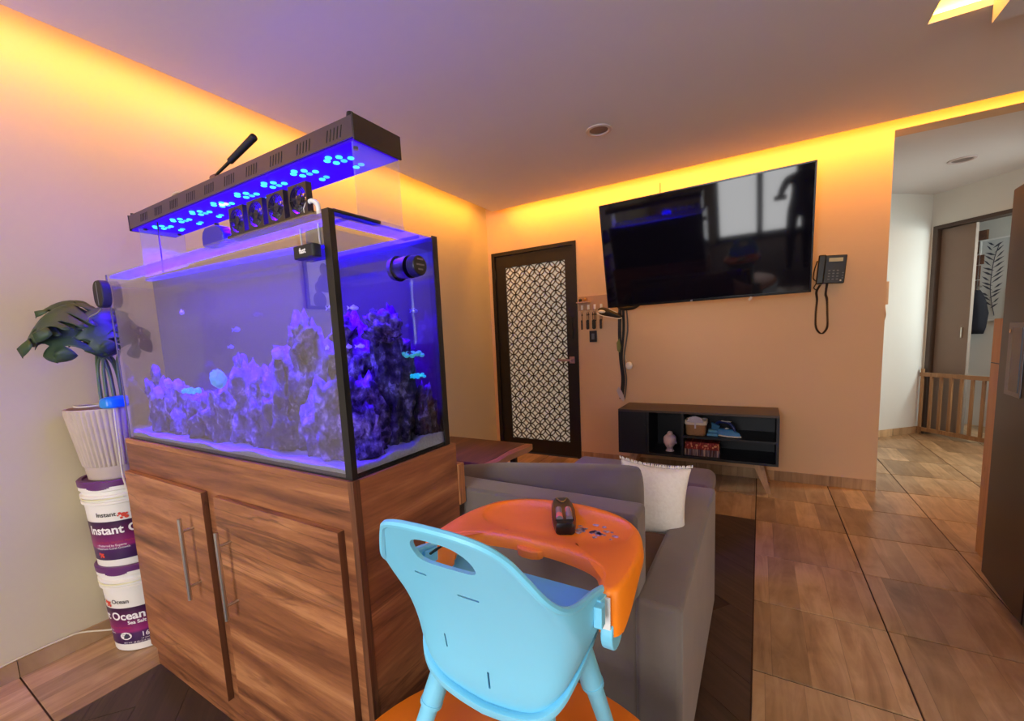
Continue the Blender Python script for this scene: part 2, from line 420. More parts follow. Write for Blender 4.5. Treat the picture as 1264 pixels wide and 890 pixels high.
# baseboards made of tile strips
def board(name, x0, y0, x1, y1, h, nrm, first=0.0):
    d = Vector((x1 - x0, y1 - y0, 0)); L = d.length; d.normalize(); n = Vector((nrm[0], nrm[1], 0)).normalized()
    par = None; s = first
    cuts = [0.0]
    while s < L:
        if s > .02: cuts.append(s)
        s += T
    cuts.append(L)
    bm = BM(); a = Vector((x0, y0, 0))
    def bx(bm, s0, s1, z0, z1, th):
        p = [a + d * s0, a + d * s1, a + d * s1 + n * th, a + d * s0 + n * th]
        prism(bm, [(i, 0) for i in range(4)], lambda i, _: p[i] + Vector((0, 0, z0)), lambda i, _: p[i] + Vector((0, 0, z1)))
    bx(bm, 0, L, .0, h - .002, .006); par = struct(name, bm, M_grout)
    for s0, s1 in zip(cuts, cuts[1:]):
        bm = BM(); bx(bm, s0 + .0012, s1 - .0012, .001, h, .010)
        obj('baseboard_tile', bm, M_tile, par)
board('baseboard_back', -1.50, WY, EX, WY, .08, (0, -1), .12)
board('baseboard_left', WX, -.9, WX, WY, .072, (1, 0), .295)
# ------------------------------------------------------------------ hall beyond the back wall
HA = Vector((1.49, 6.2, 0)); HD = Vector((.6223, -.7828, 0)); HN = Vector((.7828, .6223, 0))
def hp(t, off, z): return HA + HD * t + HN * off + Vector((0, 0, z))
def hbox(bm, t0, t1, o0, o1, z0, z1):
    P = [(t0, o0), (t1, o0), (t1, o1), (t0, o1)]
    return prism(bm, P, lambda a, b: hp(a, b, z0), lambda a, b: hp(a, b, z1))
bm = BM()
p0, p1 = Vector((.35, 5.14, 0)), HA.copy(); q = Vector((-.1, .1, 0))
prism(bm, [(i, 0) for i in range(4)], lambda i, _: (p0, p1, p1 + q, p0 + q)[i] + Vector((0, 0, 0)), lambda i, _: (p0, p1, p1 + q, p0 + q)[i] + Vector((0, 0, ZC)))
struct('wall_hall', bm, M_hallwall)
d = (p1 - p0).normalized()
board('baseboard_hall', .55, 5.14 + .2 * d.y / d.x, 1.485, 6.195, .075, (d.y, -d.x))
bm = BM(); hbox(bm, 0, 1.4, 0, .12, 2.15, ZC); hbox(bm, 0, .025, 0, .12, 0, 2.15); hbox(bm, 1.05, 1.9, 0, .12, 0, 2.15); struct('wall_hall_end', bm, M_hallwall)
bm = BM(); hbox(bm, .025, .06, -.012, .13, 0, 2.15); hbox(bm, .06, 1.02, -.012, .13, 2.115, 2.15); hbox(bm, 1.0, 1.05, -.012, .13, 0, 2.15)
M_dframe = plain('dark_door_frame', srgb(70, 54, 44), .5)
d2 = struct('door_2', bm, M_dframe)
bm = BM(); hbox(bm, .045, .345, .05, .085, .02, 2.11)
M_leaf = plain('taupe_door_leaf', srgb(124, 108, 96), .6, var=.04)
obj('door_leaf', bm, M_leaf, d2)
bm = BM(); hbox(bm, .29, .30, .035, .05, 1.02, 1.12); obj('door_pull', bm, M_metal, d2)
bm = BM(); hbox(bm, -1.2, 1.4, .84, .94, 0, ZC); struct('wall_room', bm, M_hallwall)
# children: board behind jacket, picture
tw = thing('wall_coat_board', 'stepped walnut plank coat rack on the white wall past the hall doorway', 'coat rack', hp(-.2, .84, 1.6))
def local(root, bm):
    bmesh.ops.translate(bm, verts=bm.verts, vec=-root.location); return bm
M_walnutp = wood('rack_walnut', [(0.28, srgb(72, 44, 28)), (0.5, srgb(104, 66, 42)), (0.72, srgb(134, 92, 60))], 'x', 1, .5, across=10)
for (t0, t1, z0, z1) in ((-.42, -.095, 2.04, 2.14), (-.42, -.17, 1.90, 2.03), (-.42, -.105, 1.78, 1.88), (-.42, -.13, 1.62, 1.77), (-.42, -.13, 1.49, 1.61)):
    bm = BM(); hbox(bm, t0, t1, .815, .84, z0, z1); obj('rack_plank', local(tw, bm), M_walnutp, tw)
tp = thing('framed_plant_print', 'framed print of a grey leafy stem, hung past the hall doorway', 'picture', hp(0, .84, 1.6))
M_paper = plain('print_paper', srgb(206, 208, 204), .7, var=.03)
bm = BM(); hbox(bm, -.135, .105, .822, .838, 1.18, 2.02); obj('print_sheet', local(tp, bm), M_paper, tp)
bm = BM()
hbox(bm, -.15, -.135, .815, .84, 1.165, 2.035); hbox(bm, .105, .125, .815, .84, 1.165, 2.035); hbox(bm, -.135, .105, .815, .84, 2.02, 2.035); hbox(bm, -.135, .105, .815, .84, 1.165, 1.18)
obj('picture_frame', local(tp, bm), M_white, tp)
bm = BM(); random.seed(3)
tube(bm, [hp(.02, .82, 1.22), hp(-.03, .82, 1.5), hp(-.02, .82, 1.8), hp(.02, .82, 1.98)], .003, 6)
for k in range(26):
    z = 1.3 + .66 * k / 25; s = -1 if k % 2 else 1; L = .05 + .045 * math.sin(PI * (z - 1.2) / .85)
    b0 = hp(-.02 + .02 * math.sin(k), .819, z); e = hp(-.02 + s * L, .819, z + .06 + random.uniform(-.02, .02))
    mid = (b0 + e) / 2 + Vector((0, 0, -.012)); w = Vector((0, 0, .012))
    vs = [bm.verts.new(x) for x in (b0, mid, e, (b0 + e) / 2 + w)]; face(bm, vs)
obj('printed_leaf_stem', local(tp, bm), plain('ink_grey', srgb(70, 74, 86), .7), tp)
# jacket
bm = BM()
prof = [(1.03, .10, .05), (1.10, .125, .07), (1.25, .125, .075), (1.38, .11, .07), (1.46, .075, .06), (1.50, .05, .04)]
rws = []
for z, w, dp in prof:
    rws.append([hp(-.10 + (w * (1 + .07 * math.sin(5 * a + z * 20))) * math.cos(a) + .02 * (1.5 - z), .71 + dp * math.sin(a) * (1 + .15 * math.sin(7 * a)), z) for a in [2 * PI * i / 24 for i in range(24)]])
rows_mesh(bm, rws)
jk = thing('hanging_jacket', 'navy black jacket hanging below the walnut planks past the hall doorway', 'jacket', hp(-.1, .74, 1.03))
obj('jacket_body', local(jk, bm), plain('jacket_cloth', srgb(26, 26, 36), .9, bump=.2), jk, smooth='all')
bm = BM(); tube(bm, [hp(-.21, .70, 1.44), hp(-.235, .69, 1.3), hp(-.225, .69, 1.06)], .035, 10, taper=.028); obj('sleeve', local(jk, bm), plain('jacket_sleeve', srgb(22, 22, 30), .9), jk, smooth='all')
bm = BM(); tube(bm, [hp(-.10, .76, 1.50), hp(-.10, .77, 1.535), hp(-.10, .811, 1.54)], .006, 6); obj('hanger_hook', local(jk, bm), M_metal, jk)
# baby gate
gt = thing('safety_gate', 'slatted wooden safety gate across the hall doorway', 'gate', hp(.05, -.04, 0))
bm = BM(); hbox(bm, .02, 1.05, -.055, -.03, .62, .66); obj('top_rail', local(gt, bm), M_gate, gt)
bm = BM(); hbox(bm, .02, 1.05, -.055, -.03, .035, .075); obj('bottom_rail', local(gt, bm), M_gate, gt)
for k in range(12):
    t = .03 + k * .088
    bm = BM(); hbox(bm, t, t + .022, -.055, -.035, .005 if k == 0 else .076, .70 if k == 0 else .619); obj('gate_slat', local(gt, bm), M_gate, gt)
# intercom on the hall side of the wall end
bm = BM(); box(bm, EX + .001, EX + .03, 4.02, 4.085, 1.34, 1.50)
ic = thing('intercom', 'small cream intercom handset on the end of the tan wall', 'intercom', (EX, 4.05, 1.34))
obj('intercom_body', local(ic, bm), plain('cream_plastic', srgb(226, 196, 160), .5), ic, bevel=.004)
bm = BM(); tube(bm, [(EX + .015, 4.06, 1.34), (EX + .02, 4.03, 1.27), (EX + .02, 4.08, 1.22), (EX + .018, 4.05, 1.25), (EX + .015, 4.055, 1.335)], .004, 6); obj('intercom_cord', local(ic, bm), plain('cream_cord', srgb(206, 170, 130), .5), ic, smooth=True)
# hall downlight and room downlight
def downlight(x, y, r, label, glowing):
    t = thing('recessed_downlight', label, 'ceiling light', (x, y, ZC - .001))
    bm = BM(); lathe(bm, [(r, 0), (r * .985, -.006), (r * .80, -.009), (r * .72, -.004), (r * .72, .0)], 32); obj('trim_ring', bm, plain('downlight_ring', srgb(206, 190, 184), .4), t, smooth=True)
    bm = BM(); lathe(bm, [(0, -.0015), (r * .71, -.0015), (r * .71, -.0005), (0, -.0005)], 32); obj('lens', bm, plain('downlight_lens', srgb(120, 104, 96), .3), t)
downlight(-.872, 2.725, .078, 'round recessed downlight in the main ceiling', False)
downlight(1.355, 5.01, .085, 'round recessed downlight in the hall ceiling', False)

# ------------------------------------------------------------------ left door: black frame, frosted pane, lattice of circles
M_dblack = plain('door_black', srgb(26, 22, 21), .42, var=.15, scale=5)
bm = BM(); yf = WY - .012
box(bm, DX0, DX0 + .035, yf, WY + .10, 0, DZ); box(bm, DX1 - .035, DX1, yf, WY + .10, 0, DZ); box(bm, DX0 + .035, DX1 - .035, yf, WY + .10, DZ - .035, DZ)
d1 = struct('door_1', bm, M_dblack)
LX0, LX1, LZ0, LZ1 = -2.402, -1.543, .012, 2.074
PX0, PX1, PZ0, PZ1 = -2.292, -1.625, .155, 1.953
bm = BM(); y0, y1 = WY + .008, WY + .05
for x0, x1, z0, z1 in ((LX0, PX0, LZ0, LZ1), (PX1, LX1, LZ0, LZ1), (PX0, PX1, PZ1, LZ1), (PX0, PX1, LZ0, PZ0)): box(bm, x0, x1, y0, y1, z0, z1)
leaf = obj('door_leaf', bm, M_dblack, d1)
bm = BM(); box(bm, PX0 - .004, PX1 + .004, WY + .026, WY + .034, PZ0 - .004, PZ1 + .004)
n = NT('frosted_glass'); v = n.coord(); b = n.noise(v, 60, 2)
pb = n.pbr(n.mix(b, srgb(232, 232, 222), srgb(242, 242, 234)), .55, emit=srgb(235, 236, 215), estr=.16)  # faint emission stands in for daylight behind the pane
obj('frosted_pane', bm, n.m, d1)
bm = BM(); S = .0795; rr = S / math.sqrt(2); hw = .0050
def inpane(x, z): return PX0 - .001 < x < PX1 + .001 and PZ0 - .001 < z < PZ1 + .001
cxm, czm = (PX0 + PX1) / 2, (PZ0 + PZ1) / 2
for i in range(-20, 21):
    for j in range(-20, 21):
        cx = cxm + (i - j) * S / math.sqrt(2); cz = czm + (i + j) * S / math.sqrt(2)
        if not (PX0 - rr < cx < PX1 + rr and PZ0 - rr < cz < PZ1 + rr): continue
        N = 24
        for k in range(N):
            a0, a1 = 2 * PI * k / N, 2 * PI * (k + 1) / N
            pts = [(cx + r_ * math.cos(a), cz + r_ * math.sin(a)) for r_, a in ((rr - hw, a0), (rr + hw, a0), (rr + hw, a1), (rr - hw, a1))]
            pts = [(min(max(x, PX0), PX1), min(max(z, PZ0), PZ1)) for x, z in pts]
            A = abs(sum(pts[q][0] * pts[(q + 1) % 4][1] - pts[(q + 1) % 4][0] * pts[q][1] for q in range(4)))
            if A < 1e-6: continue
            f = [bm.verts.new((x, WY + .018, z)) for x, z in pts]; g = [bm.verts.new((x, WY + .025, z)) for x, z in pts]
            face(bm, f)
            face(bm, [f[0], f[3], g[3], g[0]]); face(bm, [f[1], g[1], g[2], f[2]])
obj('circle_lattice', bm, plain('lattice_bronze', srgb(104, 97, 80), .5), d1, kind='stuff')
bm = BM(); box(bm, -1.603, -1.548, WY - .003, WY + .008, .955, 1.02); box(bm, -1.588, -1.565, WY - .04, WY - .003, .98, .998); box(bm, -1.71, -1.565, WY - .05, WY - .038, .978, 1.0)
obj('door_handle', bm, plain('satin_nickel', srgb(200, 170, 160), .3, 1.0), d1, bevel=.002)
bm = BM(); box(bm, -1.592, -1.56, WY - .0, WY + .008, 1.19, 1.40); obj('finger_plate', bm, M_black, d1, bevel=.002)
for z in (.25, 1.1, 1.85):
    bm = BM(); cyl(bm, (LX0 - .003, WY - .001, z), (LX0 - .003, WY - .001, z + .09), .008); obj('hinge', bm, M_dblack, d1)
# rear balcony door with curtains (daylight comes in here; the television reflects it)
bm = BM()
for x0, x1 in ((-1.2, -1.14), (-.43, -.37), (.34, .4)): box(bm, x0, x1, YN - .1, YN - .02, 0, 2.35)
box(bm, -1.14, -.43, YN - .1, YN - .02, 2.28, 2.35); box(bm, -.37, .34, YN - .1, YN - .02, 2.28, 2.35); box(bm, -1.14, -.43, YN - .1, YN - .02, 0, .07); box(bm, -.37, .34, YN - .1, YN - .02, 0, .07)
w1 = struct('window_1', bm, M_black)
n = NT('clear_glass'); a = n.n.new('ShaderNodeBsdfTransparent'); g = n.n.new('ShaderNodeBsdfGlossy'); g.inputs['Roughness'].default_value = .01; fr = n.n.new('ShaderNodeFresnel'); fr.inputs[0].default_value = 1.45
mx = n.n.new('ShaderNodeMixShader'); n.link(front_only(n, fr), mx.inputs[0]); n.link(a.outputs[0], mx.inputs[1]); n.link(g.outputs[0], mx.inputs[2]); n.link(mx.outputs[0], n.out.inputs[0]); M_glass = n.m
for x0, x1 in ((-1.14, -.43), (-.37, .34)):
    bm = BM(); box(bm, x0, x1, YN - .065, YN - .055, .07, 2.28); obj('window_pane', bm, M_glass, w1)
for nm, y0, y1, z0, z1 in (('fill_light_frame', -.8, .8, .9, 2.1), ('window_3', 4.35, 5.45, .85, 2.15)):  # first frame is added around the unseen side fill light
    bm = BM(); x0, x1 = XR - .02, XR - .001
    box(bm, x0, x1, y0, y0 + .05, z0, z1); box(bm, x0, x1, y1 - .05, y1, z0, z1); box(bm, x0, x1, y0 + .05, y1 - .05, z1 - .05, z1); box(bm, x0, x1, y0 + .05, y1 - .05, z0, z0 + .05)
    struct(nm, bm, M_white)

# ------------------------------------------------------------------ aquarium cabinet
CX0, CX1, CY0, CY1, CZ = -2.06, -.785, .624, 1.008, .93
cab = thing('aquarium_cabinet', 'walnut two-door cabinet carrying the glowing blue aquarium', 'cabinet', (0, 0, 0))
def part(name, bm, m, root, **kw):
    if root.location.length > 1e-6 : bmesh.ops.translate(bm, verts=bm.verts, vec=-root.location)
    return obj(name, bm, m, root, **kw)
cab.location = ((CX0 + CX1) / 2, (CY0 + CY1) / 2, 0)
bm = BM(); box(bm, CX0, CX1 - .018, CY0 + .018, CY1 - .002, .03, CZ - .019); part('carcass', bm, M_cab, cab)
bm = BM(); box(bm, CX0, CX1 - .018, CY0, CY0 + .0175, 0.0, CZ - .0185); part('front_frame', bm, M_cab, cab, bevel=.001)
bm = BM(); box(bm, CX1 - .0175, CX1, CY0, CY1, 0, CZ); part('end_panel', bm, M_cabend, cab, bevel=.001)
bm = BM(); box(bm, CX1 - .0178, CX1 + .0006, CY0 - .001, CY0 + .018, 0, CZ + .0004); part('edge_band', bm, M_cabdark, cab)
bm = BM(); box(bm, CX0, CX1 - .018, CY0, CY1, CZ - .018, CZ - .0005); part('top_board', bm, M_cab, cab)
bm = BM(); box(bm, CX1 - .03, CX1 + .004, CY1 + .001, CY1 + .03, .735, .862); part('back_batten', bm, M_cabedge, cab, bevel=.001)
for (x0, x1, hx) in ((-2.052, -1.472, -1.548), (-1.398, -.832, -1.325)):
    dr = None
    bm = BM(); box(bm, x0, x1, CY0 - .019, CY0 - .001, .10, .808); dr = part('door', bm, M_cab, cab, bevel=.001)
    def sub(name, bm, m, **kw):
        bmesh.ops.translate(bm, verts=bm.verts, vec=-cab.location); return obj(name, bm, m, dr, **kw)
    bm = BM(); box(bm, x1, x1 + .0012, CY0 - .019, CY0 - .001, .10, .808); sub('door_edge', bm, M_cabdark)
    bm = BM(); cyl(bm, (hx, CY0 - .055, .455), (hx, CY0 - .055, .725), .0062, n=14)
    for z in (.498, .682): cyl(bm, (hx, CY0 - .055, z), (hx, CY0 - .018, z), .0045, n=10)
    sub('bar_handle', bm, M_metal, smooth=True)

# ------------------------------------------------------------------ aquarium
AX0, AX1, AY0, AY1, AZ0, AZ1 = -2.035, -.795, .632, .990, CZ, 1.532
aq = thing('aquarium', 'large glass reef aquarium lit deep blue, standing on the walnut cabinet', 'aquarium', ((AX0 + AX1) / 2, (AY0 + AY1) / 2, AZ0))
n = NT('aquarium_glass'); a = n.n.new('ShaderNodeBsdfTransparent'); a.inputs[0].default_value = (.97, .985, .98, 1)
g = n.n.new('ShaderNodeBsdfGlossy'); g.inputs['Roughness'].default_value = .0; fr = n.n.new('ShaderNodeFresnel'); fr.inputs[0].default_value = 3.0
mx = n.n.new('ShaderNodeMixShader'); n.link(front_only(n, fr), mx.inputs[0]); n.link(a.outputs[0], mx.inputs[1]); n.link(g.outputs[0], mx.inputs[2]); n.link(mx.outputs[0], n.out.inputs[0]); M_aqglass = n.m
M_aqend = M_aqglass.copy(); M_aqend.name = 'aquarium_end_glass'
for q_ in M_aqend.node_tree.nodes:
    if q_.type == 'FRESNEL': q_.inputs[0].default_value = 1.35
n = NT('clear_acrylic'); a = n.n.new('ShaderNodeBsdfTransparent'); a.inputs[0].default_value = (.93, .92, .96, 1)
g = n.n.new('ShaderNodeBsdfGlossy'); g.inputs['Roughness'].default_value = .05; fr = n.n.new('ShaderNodeFresnel'); fr.inputs[0].default_value = 1.3
d_ = n.n.new('ShaderNodeBsdfDiffuse'); d_.inputs[0].default_value = (.8, .8, .8, 1)
m0 = n.n.new('ShaderNodeMixShader'); m0.inputs[0].default_value = .09; n.link(a.outputs[0], m0.inputs[1]); n.link(d_.outputs[0], m0.inputs[2])
mx = n.n.new('ShaderNodeMixShader'); n.link(front_only(n, fr), mx.inputs[0]); n.link(m0.outputs[0], mx.inputs[1]); n.link(g.outputs[0], mx.inputs[2]); n.link(mx.outputs[0], n.out.inputs[0]); M_acryl = n.m
g_ = .008
bm = BM(); box(bm, AX0, AX1, AY0, AY0 + g_, AZ0, AZ1); part('front_pane', bm, M_aqglass, aq)
bm = BM(); box(bm, AX1 - g_, AX1, AY0 + g_, AY1, AZ0, AZ1); part('end_pane', bm, M_aqend, aq)
bm = BM(); box(bm, AX0, AX0 + g_, AY0 + g_, AY1, AZ0, AZ1); part('far_end_pane', bm, M_aqend, aq)
M_back = plain('aquarium_back_film', srgb(10, 10, 14), .5, var=.1, scale=4)
bm = BM(); box(bm, AX0 + g_, AX1 - g_, AY1 - g_, AY1, AZ0, AZ1); part('back_panel', bm, M_back, aq)
bm = BM(); box(bm, AX0 + g_, AX1 - g_, AY0 + g_, AY1 - g_, AZ0, AZ0 + g_); part('bottom_pane', bm, M_black, aq)
# corner seals
bm = BM(); box(bm, AX1 - .021, AX1 + .0015, AY0 - .0015, AY0 + .0005, AZ0, AZ1); box(bm, AX1 - .001, AX1 + .0015, AY0 + .0005, AY0 + .014, AZ0, AZ1); part('corner_seal', bm, M_black, aq)
bm = BM(); box(bm, AX1 - .002, AX1 + .0015, AY1 - .020, AY1 + .0015, AZ0, AZ1); part('corner_seal', bm, M_black, aq)
bm = BM(); box(bm, AX0 - .0015, AX0 + .008, AY0 - .0015, AY0 + .0005, AZ0, AZ1); part('corner_seal', bm, plain('grey_seal', srgb(96, 92, 104), .5), aq)
bm = BM(); box(bm, AX0, AX1, AY0 - .001, AY0 - .0002, AZ0, AZ0 + .004); box(bm, AX1 + .0002, AX1 + .001, AY0, AY1, AZ0, AZ0 + .004); part('base_seal', bm, M_black, aq)
# top brace glass, the blue LED glow put into its colour
n = NT('brace_glass'); v = n.coord(); f_ = n.noise(v, 8, 2)
tl = n.n.new('ShaderNodeBsdfTranslucent'); n.link(n.mix(f_, srgb(70, 64, 190), srgb(100, 92, 220)), tl.inputs[0]); tr_ = n.n.new('ShaderNodeBsdfTransparent'); ms_ = n.n.new('ShaderNodeMixShader'); ms_.inputs[0].default_value = .45; n.link(tr_.outputs[0], ms_.inputs[1]); n.link(tl.outputs[0], ms_.inputs[2]); n.link(ms_.outputs[0], n.out.inputs[0])
bm = BM(); box(bm, AX0 + g_, AX1 - g_, AY0 + g_, AY0 + .06, AZ1 - .012, AZ1 - .003); part('brace', bm, n.m, aq)
bm = BM(); box(bm, AX0 + g_, AX1 - g_, AY1 - .06, AY1 - g_ - .001, AZ1 - .012, AZ1 - .003); part('brace', bm, n.m, aq)
bm = BM(); box(bm, AX1 - .06, AX1 - g_ - .001, AY0 + .062, AY1 - .062, AZ1 - .012, AZ1 - .003); part('brace', bm, n.m, aq)
# water: a closed body; refraction on its sides, open to the light on top
n = NT('aquarium_water'); gl = n.n.new('ShaderNodeBsdfGlass'); gl.inputs['IOR'].default_value = 1.33; gl.inputs['Roughness'].default_value = 0; gl.inputs['Color'].default_value = (.93, .95, 1, 1)
v = n.coord(); nb = n.noise(v, 2, 1); n.link(n.bump(nb, .0, .001), gl.inputs['Normal']); n.link(gl.outputs[0], n.out.inputs[0]); M_water = n.m
n = NT('water_surface'); a = n.n.new('ShaderNodeBsdfTransparent'); g = n.n.new('ShaderNodeBsdfGlossy'); g.inputs['Roughness'].default_value = .05
mx = n.n.new('ShaderNodeMixShader'); mx.inputs[0].default_value = .12; n.link(a.outputs[0], mx.inputs[1]); n.link(g.outputs[0], mx.inputs[2]); n.link(mx.outputs[0], n.out.inputs[0]); M_wtop = n.m
bm = BM(); e = .0006
box(bm, AX0 + g_ + e, AX1 - g_ - e, AY0 + g_ + e, AY1 - g_ - e, AZ0 + g_ + .001, 1.492)
wat = part('water', bm, M_water, aq); wat.data.materials.append(M_wtop)
for p in wat.data.polygons:
    if abs(p.normal.z) > .9 or p.normal.y > .9: p.material_index = 1
# sand bed
bm = BM(); random.seed(5)
NX, NY = 60, 18; gx0, gx1, gy0, gy1 = AX0 + g_ + .001, AX1 - g_ - .001, AY0 + g_ + .001, AY1 - g_ - .001
top = [[bm.verts.new((gx0 + (gx1 - gx0) * i / NX, gy0 + (gy1 - gy0) * j / NY, AZ0 + .022 + .016 * noise.noise(Vector((i * .14, j * .3, 3))) + .018 * (j / NY))) for j in range(NY + 1)] for i in range(NX + 1)]
for i in range(NX):
    for j in range(NY): face(bm, [top[i][j], top[i + 1][j], top[i + 1][j + 1], top[i][j + 1]])
def skirt(ring):
    lo = [bm.verts.new((v.co.x, v.co.y, AZ0 + g_ + .001)) for v in ring]
    for a_, b_, c_, d2_ in zip(ring, ring[1:], lo[1:], lo): face(bm, [a_, d2_, c_, b_])
skirt([top[i][0] for i in range(NX + 1)]); skirt([top[i][NY] for i in range(NX + 1)]); skirt([top[0][j] for j in range(NY + 1)]); skirt([top[NX][j] for j in range(NY + 1)])
n = NT('aragonite_sand'); v = n.coord(); f_ = n.noise(v, 160, 3); n.pbr(n.mix(f_, srgb(160, 156, 162), srgb(200, 196, 202)), .9, normal=n.bump(f_, .5, .004))
part('sand_bed', bm, n.m, aq, kind='stuff', smooth='all')
# live rock
def rock_mat(name, c1, c2, c3):
    n = NT(name); v = n.coord(); f_ = n.noise(v, 22, 6, .4, .65); k = n.noise(v, 60, 4)
    col = n.ramp(n.math('ADD', n.math('MULTIPLY', f_, .7), n.math('MULTIPLY', k, .3)), [(.43, c1), (.54, c2), (.68, c3)])
    n.pbr(col, .9, normal=n.bump(k, .9, .006)); return n.m
M_rock = [rock_mat('live_rock', srgb(24, 20, 22), srgb(92, 86, 88), srgb(205, 195, 205)), rock_mat('live_rock_purple', srgb(30, 20, 36), srgb(104, 84, 116), srgb(205, 180, 215)), rock_mat('live_rock_dark', srgb(16, 15, 18), srgb(64, 60, 62), srgb(170, 160, 170))]
def rock(c, r, seed, mi, label, group=None, lump=.45, sub=4, nm='live_rock', fr=2.2):
    bm = BM(); bmesh.ops.create_icosphere(bm, subdivisions=sub, radius=1)
    o_ = Vector((seed * 3.17, seed * 1.71, seed * .9))
    for v in bm.verts:
        d = v.co.normalized()
        k = 1 + lump * noise.fractal(d * fr + o_, 1.0, 2.1, 4) + .22 * noise.noise(d * 7 + o_) + .12 * noise.noise(d * 17 + o_)
        v.co = Vector((d.x * r[0], d.y * r[1], d.z * r[2])) * k
        v.co.x = min(max(v.co.x, gx0 + .004 - c[0]), gx1 - .004 - c[0]); v.co.y = min(max(v.co.y, gy0 + .006 - c[1]), gy1 - .004 - c[1])
        v.co.z = max(v.co.z, AZ0 + .026 - c[2])
    o = obj(nm, bm, M_rock[mi], smooth='all'); o.location = c
    return tag(o, label, 'rock', group)
G = 'live rocks piled in the aquarium'
RK = [((-1.90, .80, 1.02), (.07, .09, .12), 'narrow rock pillar at the far left of the aquarium reef'),
      ((-1.76, .82, 1.01), (.10, .10, .11), 'rounded rock beside the far left pillar of the reef'),
      ((-1.60, .80, 1.00), (.11, .10, .10), 'low rock under the cyan coral in the aquarium'),
      ((-1.45, .78, 1.01), (.11, .09, .12), 'broad mottled rock under the round green coral'),
      ((-1.30, .80, 1.05), (.12, .10, .15), 'tall crusted rock right of the round green coral'),
      ((-1.16, .77, 1.03), (.10, .08, .14), 'pitted rock in the middle of the reef by the front glass'),
      ((-1.05, .82, 1.10), (.11, .10, .19), 'highest rock mass of the reef behind the front glass'),
      ((-.93, .74, 1.02), (.08, .07, .13), 'pale rock against the black front corner of the aquarium'),
      ((-.92, .86, 1.10), (.08, .07, .20), 'tall dark rock tower seen through the aquarium end glass'),
      ((-1.10, .90, 1.04), (.12, .06, .14), 'rear rock in the back of the reef behind the tall mass')]
for i, (c, r, lb) in enumerate(RK): rock(c, r, i + 1, i % 3, lb, G)
rock((-.90, .83, 1.275), (.055, .05, .045), 31, 1, 'small knob of rock balanced on the reef tower by the end glass', G, .5, 4)
rock((-1.04, .77, 1.26), (.04, .04, .05), 33, 1, 'purple knob of rock topping the highest rock mass', G, .5, 4)
rock((-1.90, .78, 1.17), (.025, .03, .03), 35, 1, 'round purple knob on the far left reef pillar', G, .4, 3)
rock((-1.33, .76, 1.18), (.03, .03, .05), 36, 1, 'purple finger of rock beside the round green coral', G, .5, 3)
rock((-.86, .94, 1.02), (.05, .035, .09), 37, 2, 'dark rock low in the back corner by the end glass', G, .5, 4)
# corals
def coral(kind, c, r, m, label):
    bm = BM()
    if kind == 'dome':
        ball(bm, (0, 0, 0), (r, r, r * .8), 28, 18)
        for v in bm.verts: v.co *= 1 + .22 * noise.noise(v.co / r * 2.2 + Vector((3, 1, c[0] * 9))) + .16 * noise.noise(v.co / r * 6)
    else:
        for k in range(14):
            a = k * 2.4; q = r * math.sqrt((k + .5) / 14)
            ball(bm, (q * math.cos(a), q * math.sin(a), .004 * math.sin(k)), (r * .26, r * .26, r * .16), 8, 6)
    o = obj('coral', bm, m, smooth='all'); o.location = c; tag(o, label, 'coral', 'corals growing on the reef')
M_cg = glow('coral_green', srgb(70, 190, 150), .35, srgb(90, 200, 150)); M_cc = glow('coral_cyan', srgb(20, 190, 220), .55, srgb(60, 200, 220)); M_cp = glow('coral_violet', srgb(120, 60, 220), .25, srgb(170, 110, 220))
coral('dome', (-1.43, .72, 1.155), .036, M_cg, 'round green dome coral on the mottled rock')
coral('patch', (-1.60, .72, 1.115), .045, M_cc, 'flat cyan polyp patch left of the round green coral')
coral('patch', (-.855, .90, 1.205), .038, M_cg, 'green polyp patch near the end glass, the higher of two')
coral('patch', (-.83, .90, 1.145), .026, M_cc, 'small turquoise polyp patch below the green one by the end glass')
coral('dome', (-1.13, .74, 1.225), .021, M_cp, 'violet bulb coral on the highest rock')
for k, (x, y, z) in enumerate(((-1.80, .76, 1.135), (-1.72, .75, 1.13), (-1.86, .74, 1.10))):
    coral('dome', (x, y, z), .022 + .004 * k, M_cp, ('violet knob coral on the rounded left rock', 'small violet knob coral right of its twin on the left rock', 'violet knob coral nearest the far left pillar')[k])
# fish
def fish(c, L, yaw, m, label):
    t = thing('aquarium_fish', label, 'fish', c, yaw, 'fish swimming in the aquarium')
    bm = BM(); ball(bm, (0, 0, 0), (L * .5, L * .13, L * .22), 14, 8); obj('fish_body', bm, m, t, smooth='all')
    bm = BM(); vplate(bm, [(-L * .42, 0), (-L * .78, L * .2), (-L * .68, 0), (-L * .78, -L * .2)], -.0012, .0012); obj('tail_fin', bm, m, t)
    bm = BM(); vplate(bm, [(L * .2, L * .16), (-L * .05, L * .34), (-L * .3, L * .14)], -.001, .001); obj('dorsal_fin', bm, m, t)
M_f1 = plain('fish_pale', srgb(235, 225, 240), .35); M_f2 = plain('fish_blue', srgb(120, 110, 220), .35)
for c, L, yw, m, lb in (((-1.62, .74, 1.37), .035, 2.8, M_f1, 'small pale fish swimming alone in the upper left water'), ((-1.33, .76, 1.30), .030, .2, M_f2, 'small blue fish swimming in mid water, right of the upper left one'),
                        ((-1.36, .75, 1.25), .024, 1.2, M_f2, 'tiny blue fish just below the mid water fish'), ((-.90, .74, 1.33), .026, 1.4, M_f1, 'small fish high in the water behind the end glass'),
                        ((-.91, .72, 1.235), .022, 1.8, M_f1, 'pale fish low beside the black front corner seal'), ((-.88, .74, 1.235), .024, 1.5, M_f1, 'pale fish next to the reef tower behind the end glass'),
                        ((-.85, .92, 1.325), .024, 1.5, M_f2, 'blue fish under the wavemaker behind the end glass')): fish(c, L, yw, m, lb)
